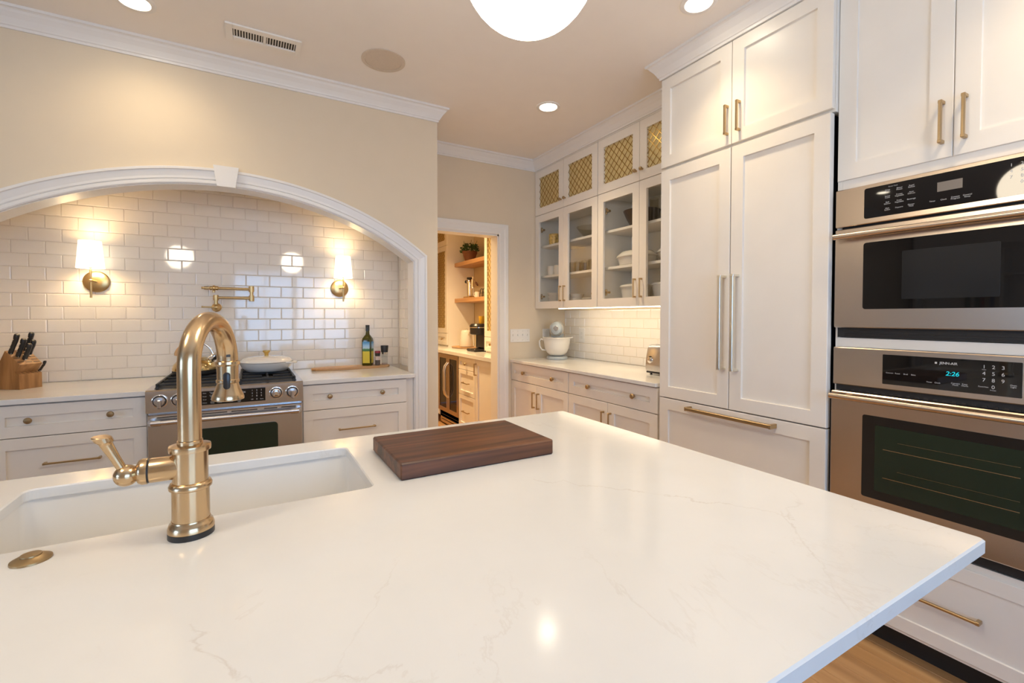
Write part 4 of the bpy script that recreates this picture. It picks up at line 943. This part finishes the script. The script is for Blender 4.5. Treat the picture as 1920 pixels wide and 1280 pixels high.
obj('body', MB().rings([tsec(TY0, .97), tsec(TY0 + .006), tsec(TY1 - .006), tsec(TY1, .97)]), 'steel_x', t)
obj('base_band', MB().box(2.386, 2.554, TY0 + .004, TY1 - .004, ZT + .011, ZT + .0235, .004), 'black_plastic', t)
for dx in (-.06, .06):
    for y in (TY0 + .03, TY1 - .03): obj('foot', MB().cyl((2.47 + dx, y, ZT + .0003), (2.47 + dx, y, ZT + .012), .008), 'black_plastic', t)
obj('slot', MB().box(2.44, 2.452, TY0 + .04, TY1 - .04, ZT + .2045, ZT + .2056).box(2.488, 2.50, TY0 + .04, TY1 - .04, ZT + .2045, ZT + .2056), 'black_matte', t)
obj('knob', MB().lathe([(.022, 0), (.021, .012), (.018, .014), (.0001, .014)], (2.394, 2.275, ZT + .10), (-1, 0, 0), 24, cap1=False), 'chrome', t)
obj('knob_ring', MB().lathe([(.027, -.004), (.027, .004), (.022, .004)], (2.394, 2.275, ZT + .10), (-1, 0, 0), 24), 'black_plastic', t)
def plate(x0, x1, z0, z1, label, n, kind):
    t = thing('switch_plate' if kind else 'outlet_plate', ((x0 + x1) / 2, YD, z0), label, 'switch' if kind else 'outlet')
    obj('cover', MB().box(x0, x1, YD - .006, YD - .0004, z0, z1, .002), 'trim_white', t)
    w = (x1 - x0) / n; zc = (z0 + z1) / 2
    for k in range(n):
        xc = x0 + w * (k + .5)
        if kind: obj('toggle', MB().box(xc - .004, xc + .004, YD - .014, YD - .006, zc - .002, zc + .016, .0015), 'plate_white', t)
        else: obj('rocker', MB().box(xc - .016, xc + .016, YD - .009, YD - .006, zc - .033, zc + .033, .0015), 'plate_white', t)
        for s in (-1, 1): obj('screw', MB().lathe([(.003, 0), (.002, .0012)], (xc, YD - .006, zc + s * .042), (0, -1, 0), 10), 'chrome', t)
plate(2.113, 2.327, 1.070, 1.193, 'white four gang toggle switch plate beside the pantry doorway', 4, True)
plate(2.475, 2.556, 1.070, 1.193, 'single white rocker plate on the wall above the stand mixer', 1, False)
t = thing('outlet_plate', (XW, 3.466, 1.07), 'white outlet plate on the tile backsplash beside the stand mixer', 'outlet')
obj('cover', MB().box(XW - .007, XW - .0012, 3.425, 3.508, 1.070, 1.200, .002), 'trim_white', t)
for dz in (-.02, .02): obj('socket', MB().box(XW - .0095, XW - .007, 3.450, 3.483, 1.135 + dz - .014, 1.135 + dz + .014, .001), 'plate_white', t)

# =================================================================== REFRIGERATOR TOWER
YR = 1.025; YM = 1.482
t = thing('refrigerator', (2.4, YM, 0), 'tall panelled white refrigerator with two long steel pulls', 'refrigerator')
obj('body', MB().box(2.142, 2.72, 1.034, 1.915, .10, 2.165), 'black_matte', t)
obj('toe_grille', MB().box(2.18, 2.70, 1.04, 1.91, 0, .098), 'black_matte', t)
for a, b_, hy in ((YR, YM - .0025, 1.438), (YM + .0025, 1.935, 1.509)):
    d = obj('door', shaker_mb('X', XT, a, b_, .842, 2.164, .064, .011, .030), 'cabinet_white', t)
    obj('handle', pull_mb('X', XT, (hy, 1.042), (hy, 1.523), .052, .021, .85), 'pull_steel', d)
d = obj('freezer_drawer', shaker_mb('X', XT, YR, 1.935, .105, .836, .064, .011, .030), 'cabinet_white', t)
obj('handle', pull_mb('X', XT, (1.232, .808), (1.715, .808), .052, .021, .85), 'pull_brass', d)
t = thing('tall_cabinet', (2.45, YM, 0), 'white cabinet surround framing the refrigerator with two doors above it', 'cabinet')
obj('side_panel', MB().box(2.142, 2.735, 1.918, 1.938, 0, 2.775), 'cabinet_white', t)
obj('body', MB().box(2.132, 2.735, 1.0168, 1.9175, 2.170, 2.775), 'cabinet_white', t)
obj('fascia', MB().box(XT + .002, 2.1315, 1.0168, 1.938, 2.692, 2.775), 'cabinet_white', t)
for a, b_, hy in ((YR - .006, YM - .0015, 1.437), (YM + .0015, 1.936, 1.502)):
    d = obj('door', shaker_mb('X', XT, a, b_, 2.180, 2.690, .064), 'cabinet_white', t)
    obj('handle', pull_mb('X', XT, (hy, 2.229), (hy, 2.377), .032, .012), 'pull_brass', d)
# =================================================================== OVEN TOWER
XO = 2.15; OY0, OY1 = .288, 1.011; OC = .65
t = thing('oven_cabinet', (2.45, OC, 0), 'tall white cabinet holding the two built-in ovens, with a drawer below', 'cabinet')
c0, c1 = .276, 1.016
for a, b_ in ((c1 - .018, c1), (c0, c0 + .018)): obj('side_panel', MB().box(2.158, 2.735, a, b_, .10, 2.775), 'cabinet_white', t)
obj('upper_box', MB().box(2.158, 2.735, c0 + .0185, c1 - .0185, 1.8385, 2.775), 'cabinet_white', t)
obj('lower_box', MB().box(2.158, 2.735, c0 + .0185, c1 - .0185, .10, .46), 'cabinet_white', t)
obj('divider', MB().box(2.156, 2.72, c0 + .0185, c1 - .0185, 1.1885, 1.2265), 'cabinet_white', t)
obj('fascia', MB().box(2.112, 2.1575, c0, c1, 2.692, 2.775), 'cabinet_white', t)
for a, b_, hy in ((c0 + .002, OC - .0015, .6175), (OC + .0015, c1 - .001, .6785)):
    d = obj('door', shaker_mb('X', XO, a, b_, 1.878, 2.690, .066, .007, t=.0075), 'cabinet_white', t)
    obj('handle', pull_mb('X', XO, (hy, 1.928), (hy, 2.078), .032, .012), 'pull_brass', d)
d = obj('drawer', shaker_mb('X', XO, c0 + .002, c1 - .001, .112, .437, .052, .007, t=.0075), 'cabinet_white', t)
obj('handle', pull_mb('X', XO, (.547, .276), (.753, .276), .032, .012), 'pull_brass', d)
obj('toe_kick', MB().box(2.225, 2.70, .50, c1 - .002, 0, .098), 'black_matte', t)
obj('foot', MB().box(2.17, 2.70, c0, .497, 0, .0995), 'cabinet_white', t)
def prism_x(poly, x0, x1): return MB().prism(poly, 0, x0, x1)
XS = 2.13
t = thing('microwave_oven', (2.4, OC, 1.23), 'upper built-in stainless microwave oven with a dark window', 'microwave')
obj('body', MB().box(2.1535, 2.70, OY0 + .012, OY1 - .018, 1.2285, 1.832), 'black_matte', t)
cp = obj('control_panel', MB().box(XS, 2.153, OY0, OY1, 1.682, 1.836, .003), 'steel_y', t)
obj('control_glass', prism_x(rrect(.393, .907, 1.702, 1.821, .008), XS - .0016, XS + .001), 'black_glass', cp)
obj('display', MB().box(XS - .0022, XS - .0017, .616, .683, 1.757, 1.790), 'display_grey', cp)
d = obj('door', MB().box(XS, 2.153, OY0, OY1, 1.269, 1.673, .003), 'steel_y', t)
obj('window', prism_x(rrect(.393, .907, 1.344, 1.607, .010), XS - .0016, XS + .001), 'black_glass', d)
obj('screen', prism_x(rrect(.519, .781, 1.380, 1.561, .004), XS - .0021, XS - .0017), 'mesh_glass', d)
obj('handle', MB().cyl((2.080, .31, 1.637), (2.080, .992, 1.637), .0115, n=20), 'steel_y', d)
for y in (.345, .955): obj('handle_post', MB().cyl((2.083, y, 1.637), (XS + .001, y, 1.637), .008, n=14), 'steel_y', d)
obj('vent_strip', MB().box(2.150, 2.1532, OY0 + .006, OY1 - .006, 1.2285, 1.268), 'black_matte', t)
for z in (1.238, 1.248, 1.258): obj('vent_slot', MB().box(2.1475, 2.1499, OY0 + .03, OY1 - .03, z - .0015, z + .0015), 'black_plastic', t)
mt_ = lambda s, y, z, sz=.0070: text('print', s, sz, 'X', XS - .0017, y, z, cp)
mt_('Sensor Cook', .813, 1.811, .0055)
for y, col in ((.830, ('Crisp\nSear', 'Steam\nCook', 'Boil\nSimmer', 'Melt\nSoften')), (.793, ('Baked\nPotato', 'Frozen\nVegetable', 'Fresh\nVegetable', 'Popcorn')), (.7565, ('Rapid\nReheat', 'Auto\nDefrost', 'Beverage', 'Dinner\nPlate'))):
    for z, s in zip((1.7965, 1.773, 1.7497, 1.7265), col): mt_(s, y, z)
for y, s in ((.696, 'Timer'), (.665, 'Clock'), (.634, 'Custom\nProgram'), (.603, 'Control\nSetup')): mt_(s, y, 1.727)
for j, row in enumerate(('123', '456', '789')):
    for i, ch in enumerate(row): text('print', ch, .014, 'X', XS - .0017, .50 - i * .024, 1.80 - j * .019, cp)
text('print', '0', .014, 'X', XS - .0017, .476, 1.743, cp)
t = thing('wall_oven', (2.4, OC, .47), 'lower built-in stainless wall oven with a glowing clock', 'oven')
obj('body', MB().box(2.1535, 2.70, OY0 + .012, OY1 - .018, .470, 1.180), 'black_matte', t)
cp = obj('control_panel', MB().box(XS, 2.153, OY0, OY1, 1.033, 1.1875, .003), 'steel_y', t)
obj('control_glass', prism_x(rrect(.464, .836, 1.054, 1.168, .002), XS - .0016, XS + .001), 'black_glass', cp)
XG = XS - .0017
text('logo', 'JENN-AIR', .0115, 'X', XG, .6425, 1.1495, cp, bold=.0002, xs=1.0)
obj('logo_square', MB().box(XG - .0006, XG - .0001, .6735, .6795, 1.1462, 1.1528), 'print_white', cp)
text('clock', '2:26', .021, 'X', XG, .632, 1.1135, cp, 'clock_led', bold=.0002, shear=.18, xs=1.0)
for j, row in enumerate(('123', '456', '789')):
    for i, ch in enumerate(row): text('print', ch, .0165, 'X', XG, .552 - i * .0225, 1.1465 - j * .022, cp)
text('print', '0', .0165, 'X', XG, .5295, 1.0805, cp)
for y, z, s in ((.813, 1.0985, 'Convect'), (.788, 1.0985, 'Roast'), (.763, 1.0985, 'Broil'), (.740, 1.0985, 'Bake'), (.694, 1.078, 'Timer'), (.671, 1.078, 'Clock'), (.623, 1.079, 'Convect\nMode'), (.599, 1.079, 'Keep\nWarm'), (.553, 1.080, 'Favorites'), (.483, 1.090, 'Oven\nLight')):
    text('print', s, .0068, 'X', XG, y, z, cp)
text('print', 'Clean', .0045, 'X', XG, .552, 1.1375, cp); text('print', 'Preheat', .0045, 'X', XG, .5295, 1.0705, cp)
obj('vent_gap', MB().box(2.146, 2.1533, OY0 + .006, OY1 - .006, 1.008, 1.0325), 'black_matte', t)
for k in range(24): obj('vent_tooth', MB().box(2.143, 2.1459, OY0 + .05 + k * .026, OY0 + .062 + k * .026, 1.008, 1.0145), 'black_plastic', t)
XD = 2.12
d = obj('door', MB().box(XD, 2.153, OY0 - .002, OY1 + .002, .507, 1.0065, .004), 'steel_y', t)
obj('window', prism_x(rrect(.404, .896, .600, .925, .008), XD - .0016, XD + .001), 'black_glass', d)
obj('inner_glass', prism_x(rrect(.447, .853, .634, .890, .004), XD - .0021, XD - .0017), 'oven_glass', d)
for z in (.800, .690): obj('rack', MB().box(XD - .0026, XD - .0022, .46, .826, z, z + .0022).box(XD - .0026, XD - .0022, .46, .78, z + .035, z + .0358), 'knob_brass', d)
obj('handle', MB().cyl((2.075, .306, .990), (2.075, .996, .990), .012, n=20), 'steel_y', d)
for y in (.345, .955): obj('handle_post', MB().cyl((2.078, y, .990), (XD + .001, y, .990), .008, n=14), 'steel_y', d)
obj('bottom_vent', MB().box(2.146, 2.1533, OY0, OY1, .470, .5065), 'black_matte', t)

# =================================================================== PANTRY
PX = 2.01
def pantry_base(name, y0, y1, label, kind):
    t = thing(name, (2.3, (y0 + y1) / 2, 0), label, 'cabinet')
    obj('body', MB().box(PX + .021, 2.645, y0, y1, .10, .872), 'cabinet_white', t); obj('toe_kick', MB().box(PX + .08, 2.6, y0, y1, 0, .098), 'black_matte', t)
    if kind == 'drawers':
        for v0, v1, kn in ((.735, .868, 1), (.46, .731, 0), (.11, .456, 0)):
            d = obj('drawer', shaker_mb('X', PX, y0 + .002, y1 - .002, v0, v1, .045), 'cabinet_white', t)
            ym = (y0 + y1) / 2
            if kn: obj('knob', knob_mb('X', PX, ym, .80), 'knob_brass', d)
            else: obj('handle', pull_mb('X', PX, (ym - .08, (v0 + v1) / 2), (ym + .08, (v0 + v1) / 2)), 'pull_brass', d)
    else:
        d = obj('door', shaker_mb('X', PX, y0 + .002, y1 - .002, .11, .868, .06), 'cabinet_white', t)
        obj('handle', pull_mb('X', PX, (y1 - .03, .705), (y1 - .03, .83)), 'pull_brass', d)
pantry_base('base_cabinet', 4.305, 4.735, 'white three drawer base cabinet in the pantry next to the wine cooler', 'drawers')
pantry_base('base_cabinet', 3.885, 4.301, 'white base cabinet with a single door just inside the pantry', 'door')
tag(obj('stone_worktop', MB().box(1.985, 2.648, 3.882, 6.55, .874, ZT, .002), 'quartz', loc=(2.3, 5, .874)), 'white stone worktop along the pantry wall', 'worktop')
t = thing('wine_cooler', (2.3, 5.06, 0), 'stainless wine cooler with two dark glass doors in the pantry', 'wine cooler')
obj('body', MB().box(PX + .03, 2.60, 4.745, 5.375, .09, .868), 'black_matte', t)
ymid = 5.06
for a, b_, hs in ((4.747, ymid - .002, 1), (ymid + .002, 5.373, -1)):
    fr = MB().box(PX, PX + .028, a, a + .05, .175, .865, .002).box(PX, PX + .028, b_ - .05, b_, .175, .865, .002).box(PX, PX + .028, a + .05, b_ - .05, .175, .225, .002).box(PX, PX + .028, a + .05, b_ - .05, .815, .865, .002)
    d = obj('door', fr, 'steel_y', t)
    obj('pane', MB().box(PX + .006, PX + .02, a + .048, b_ - .048, .222, .818), 'black_glass', d)
    hy = (b_ - .02) if hs > 0 else (a + .02)
    obj('handle', MB().tube([(PX, hy, .36), (PX - .035, hy, .40), (PX - .045, hy, .45), (PX - .045, hy, .68), (PX - .035, hy, .73), (PX, hy, .77)], .009, 12), 'pull_steel', d)
obj('toe_grille', MB().box(PX + .03, PX + .05, 4.75, 5.37, .02, .165, .002), 'steel_y', t)
for z in (.06, .09, .12): obj('grille_slot', MB().box(PX + .0285, PX + .0298, 4.79, 5.33, z - .004, z + .004), 'black_matte', t)
t = thing('base_cabinet', (2.3, 5.95, 0), 'white base cabinet at the far end of the pantry beyond the wine cooler', 'cabinet')
obj('body', MB().box(PX + .021, 2.645, 5.38, 6.55, .10, .872), 'cabinet_white', t)
d = obj('door', shaker_mb('X', PX, 5.40, 5.96, .11, .868, .06), 'cabinet_white', t); d = obj('door', shaker_mb('X', PX, 5.965, 6.54, .11, .868, .06), 'cabinet_white', t)
XH = 2.25
def hutch(y0, y1, label, ky):
    t = thing('hutch_cabinet', (2.45, (y0 + y1) / 2, ZT), label, 'cabinet', 'lattice hutch cabinets in the pantry')
    obj('body', MB().box(XH + .021, 2.645, y0, y1, ZT + .0005, 2.72), 'cabinet_white', t)
    d = obj('drawer', shaker_mb('X', XH, y0 + .002, y1 - .002, ZT + .02, 1.085, .045), 'cabinet_white', t); obj('knob', knob_mb('X', XH, ky, 1.01), 'knob_brass', d)
    for v0, v1 in ((1.09, 2.245), (2.25, 2.70)):
        d = obj('door', shaker_mb('X', XH, y0 + .002, y1 - .002, v0, v1, .065 if v0 < 2 else .07, opening=True), 'cabinet_white', t)
        obj('backing', MB().box(XH + .016, XH + .0175, y0 + .06, y1 - .06, v0 + .06, v1 - .06), 'lattice_back', d)
        obj('lattice', lattice('X', XH + .003, y0 + .068, y1 - .068, v0 + .066, v1 - .066, .058, .062, -.006), 'lattice_bar', d)
hutch(5.69, 6.22, 'white lattice door hutch cabinet at the far side of the pantry shelves', 5.83)
hutch(3.90, 4.575, 'white lattice door hutch cabinet just inside the pantry doorway', 4.40)
for z, lab in ((2.012, 'thick wooden shelf in the pantry holding the potted plant'), (1.545, 'thick wooden shelf in the pantry holding the espresso machine')):
    tag(obj('floating_shelf', MB().box(2.36, 2.646, 4.578, 5.687, z - .052, z, .003), 'shelf_wood', loc=(2.5, 5.13, z)), lab, 'shelf', 'wooden pantry shelves')
# potted plant
px_, py_, pz_ = 2.46, 5.42, 2.0125
t = thing('potted_plant', (px_, py_, pz_), 'bushy green plant in a terracotta pot on the upper pantry shelf', 'plant')
obj('pot', MB().lathe([(.062, 0), (.088, .10), (.095, .102), (.098, .132), (.088, .132), (.084, .112), (.0001, .110)], (px_, py_, pz_), n=32, cap1=False), 'terracotta', t)
lf = MB(); rnd = random.Random(3)
for k in range(420):
    a = rnd.uniform(0, 2 * PI); el = math.acos(rnd.uniform(-.15, 1)); r = rnd.uniform(.55, 1) 
    c = Vector((px_ + .155 * r * math.sin(el) * math.cos(a) * .62, py_ + .165 * r * math.sin(el) * math.sin(a), pz_ + .135 + .10 * r * math.cos(el)))
    dn = Vector((math.cos(a) + rnd.uniform(-.6, .6), math.sin(a) + rnd.uniform(-.6, .6), rnd.uniform(-.3, .9))).normalized()
    s_ = dn.cross(Vector((rnd.random(), rnd.random(), rnd.random()))).normalized(); L_ = rnd.uniform(.02, .036); w = L_ * .28; nn_ = dn.cross(s_) * .003
    lf.add([c, c + dn * L_ * .5 + s_ * w + nn_, c + dn * L_, c + dn * L_ * .5 - s_ * w + nn_], [(0, 1, 2), (0, 2, 3)])
obj('foliage', lf, 'leaf', t, kind='stuff')
st_ = MB()
for k in range(16):
    a = 2 * PI * k / 16; st_.tube([(px_, py_, pz_ + .108), (px_ + .05 * math.cos(a), py_ + .06 * math.sin(a), pz_ + .17), (px_ + .085 * math.cos(a), py_ + .13 * math.sin(a), pz_ + .16 + .05 * (k % 3))], .0022, 5)
obj('stems', st_, 'leaf', t)
lathe_thing('glass_jar', [(.03, 0), (.04, .01), (.045, .07), (.03, .13), (.028, .15), (.026, .15), (.042, .07), (.0001, .012)], (2.48, 4.86, 2.0125), 'clear_glass', 'small clear glass jar on the upper pantry shelf beside the plant', 'jar')
# lever espresso machine
ex, ey, ez = 2.46, 5.42, 1.5455
t = thing('espresso_machine', (ex, ey, ez), 'small chrome lever espresso machine on the lower pantry shelf', 'espresso machine')
obj('base', MB().box(ex - .07, ex + .07, ey - .12, ey + .06, ez, ez + .022, .008), 'brass', t)
obj('drip_tray', MB().box(ex - .05, ex + .05, ey - .115, ey - .03, ez + .022, ez + .03, .003), 'chrome', t)
obj('boiler', MB().lathe([(.035, .022), (.035, .20), (.040, .203), (.040, .215), (.03, .235), (.015, .24)], (ex, ey + .01, ez), n=28), 'chrome', t)
obj('boiler_cap', MB().lathe([(.018, .238), (.033, .245), (.036, .262), (.03, .268)], (ex, ey + .01, ez), n=24), 'black_plastic', t)
obj('sight_glass', MB().cyl((ex - .01, ey + .052, ez + .04), (ex - .01, ey + .052, ez + .19), .006), 'brass', t)
obj('steam_knob', MB().cyl((ex, ey + .04, ez + .215), (ex, ey + .10, ez + .218), .004).lathe([(.012, 0), (.021, .006), (.021, .02), (.01, .03)], (ex, ey + .095, ez + .218), (0, 1, 0), 18), 'black_plastic', t)
obj('group_head', MB().cyl((ex, ey - .02, ez + .17), (ex, ey - .08, ez + .175), .014).lathe([(.024, .12), (.026, .15), (.02, .17), (.018, .235), (.008, .24), (.008, .27)], (ex, ey - .085, ez), n=22), 'chrome', t)
obj('lever', MB().cyl((ex, ey - .085, ez + .255), (ex - .01, ey - .20, ez + .19), .0045), 'chrome', t)
obj('lever_grip', MB().lathe([(.006, 0), (.012, .01), (.013, .07), (.009, .085)], (ex - .01, ey - .195, ez + .193), Vector((-.01, -.115, -.065)), 16), 'walnut', t)
for y, r, lab in ((5.13, .045, 'dark wire cup rack on the lower pantry shelf beside the espresso machine'),):
    t = thing('wire_rack', (2.44, 4.99, ez), lab, 'rack')
    for yy in (4.96, 5.03): obj('hoop', MB().tube([(2.44, yy + .055 * math.cos(PI * k / 12), ez + .004 + .10 * math.sin(PI * k / 12)) for k in range(13)], .004, 8), 'black_plastic', t)
    obj('rail', MB().tube([(2.44, 4.90, ez + .05), (2.44, 5.09, ez + .05)], .0035, 8), 'black_plastic', t)
mug(2.45, 5.17, ez, .035, .07, 'ceramic_white', 'small white cup on the lower pantry shelf', 2.0)
# pantry worktop
kx_, ky_ = 2.40, 5.33
t = thing('serving_tray', (2.33, 5.30, ZT), 'flat tan oval tray on the pantry worktop under the white kettle', 'tray')
obj('tray', MB().lathe([(.12, .0004), (.14, .004), (.145, .014), (.138, .014), (.12, .007), (.0001, .007)], (2.36, 5.37, ZT), n=36, cap1=False, sy=1.7), 'bamboo', t)
t = thing('electric_kettle', (2.40, 5.40, ZT + .0145), 'tall white electric kettle standing on the pantry tray', 'kettle')
kz_ = ZT + .0145; ky_ = 5.40; kx_ = 2.40
obj('body', MB().lathe([(.085, 0), (.088, .01), (.070, .17), (.062, .20), (.055, .206), (.0001, .21)], (kx_, ky_, kz_), n=32, cap1=False), 'ceramic_white', t)
obj('lid_knob', MB().lathe([(.012, .206), (.016, .222), (.0001, .226)], (kx_, ky_, kz_), n=16, cap1=False), 'chrome', t)
obj('handle', MB().tube([(kx_, ky_ + .06, kz_ + .185), (kx_, ky_ + .115, kz_ + .19), (kx_, ky_ + .125, kz_ + .16), (kx_, ky_ + .10, kz_ + .10), (kx_, ky_ + .075, kz_ + .09)], .012, 12), 'ceramic_white', t)
obj('spout', MB().tube([(kx_, ky_ - .05, kz_ + .14), (kx_, ky_ - .09, kz_ + .18), (kx_, ky_ - .105, kz_ + .20)], [.018, .013, .010], 12), 'ceramic_white', t)
cx2, cy2 = 2.30, 4.77
t = thing('coffee_maker', (cx2, cy2, ZT), 'black single serve coffee maker on the pantry worktop', 'coffee maker')
obj('base', MB().box(cx2 - .13, cx2 + .13, cy2 - .11, cy2 + .11, ZT + .0004, ZT + .03, .008), 'black_plastic', t)
obj('tower', MB().box(cx2 + .0, cx2 + .13, cy2 - .105, cy2 + .105, ZT + .03, ZT + .27, .012), 'black_plastic', t)
obj('brew_head', MB().lathe([(.085, .19), (.095, .20), (.098, .265), (.10, .29), (.085, .312), (.06, .316)], (cx2 - .03, cy2, ZT), n=32), 'black_plastic', t)
obj('silver_band', MB().lathe([(.0985, .266), (.1015, .268), (.1015, .276), (.0985, .278)], (cx2 - .03, cy2, ZT), n=32), 'chrome', t)
obj('water_tank', MB().box(cx2 + .0, cx2 + .11, cy2 + .108, cy2 + .135, ZT + .03, ZT + .25, .006), 'mesh_glass', t)
lathe_thing('yellow_cup', [(.03, 0), (.032, .004), (.038, .085), (.036, .085), (.03, .01), (.0001, .008)], (cx2 + .02, cy2 + .01, ZT + .3165), 'yellow', 'yellow cup standing on top of the coffee maker', 'cup')

# =================================================================== BOOKCASE ON THE FAR LEFT WALL (seen mirrored in the oven glass)
t = thing('bookcase', (XL + .15, 2.1, 0), 'white arched built-in bookcase on the far left wall', 'bookcase')
by0_, by1_ = 1.15, 3.0
bk = MB().box(XL + .001, XL + .03, by0_, by1_, 0, 2.5)
for y in (by0_, (by0_ + by1_) / 2 - .02, by1_ - .04): bk.box(XL + .03, XL + .30, y, y + .04, 0, 2.2)
obj('frame', bk, 'trim_white', t)
for z in (.05, .5, .95, 1.4, 1.85): obj('shelf', MB().box(XL + .03, XL + .29, by0_ + .04, by1_ - .04, z, z + .03), 'trim_white', t)
ap = [(by0_, 2.5), (by0_, 2.0)] + [(by0_ + .06 + (by1_ - by0_ - .12) * k / 16, 2.0 + .28 * math.sin(PI * k / 16)) for k in range(17)] + [(by1_, 2.0), (by1_, 2.5)]
obj('arch_front', MB().prism(ap, 0, XL + .29, XL + .31), 'trim_white', t)
rb_ = random.Random(5)
cols = [(.30, .08, .06), (.08, .13, .25), (.45, .38, .28), (.10, .18, .12), (.55, .50, .44)]
for i, c in enumerate(cols): mat('book_%d' % i, c, .6, var=.1)
nm = ('red', 'blue', 'tan', 'green', 'cream'); bi = 0
for zi, z in enumerate((.53, .98, 1.43)):
    for bay, y in (('nearer the window', by0_ + .06), ('nearer the arch wall', (by0_ + by1_) / 2 + .04)):
        yy = y
        for k in range(7):
            w = rb_.uniform(.03, .055); h = rb_.uniform(.22, .33); ci = rb_.randrange(5)
            b_ = obj('book', MB().box(XL + .06, XL + .25, yy, yy + w, z + .0005, z + h, .003), 'book_%d' % ci, loc=(XL + .15, yy + w / 2, z))
            sh_ = ('lower', 'middle', 'upper')[zi]; tag(b_, '%s book on the %s bookcase shelf, in the bay %s' % (nm[ci], sh_, bay), 'book', '%s books on the %s shelf %s' % (nm[ci], sh_, bay)); yy += w + .002
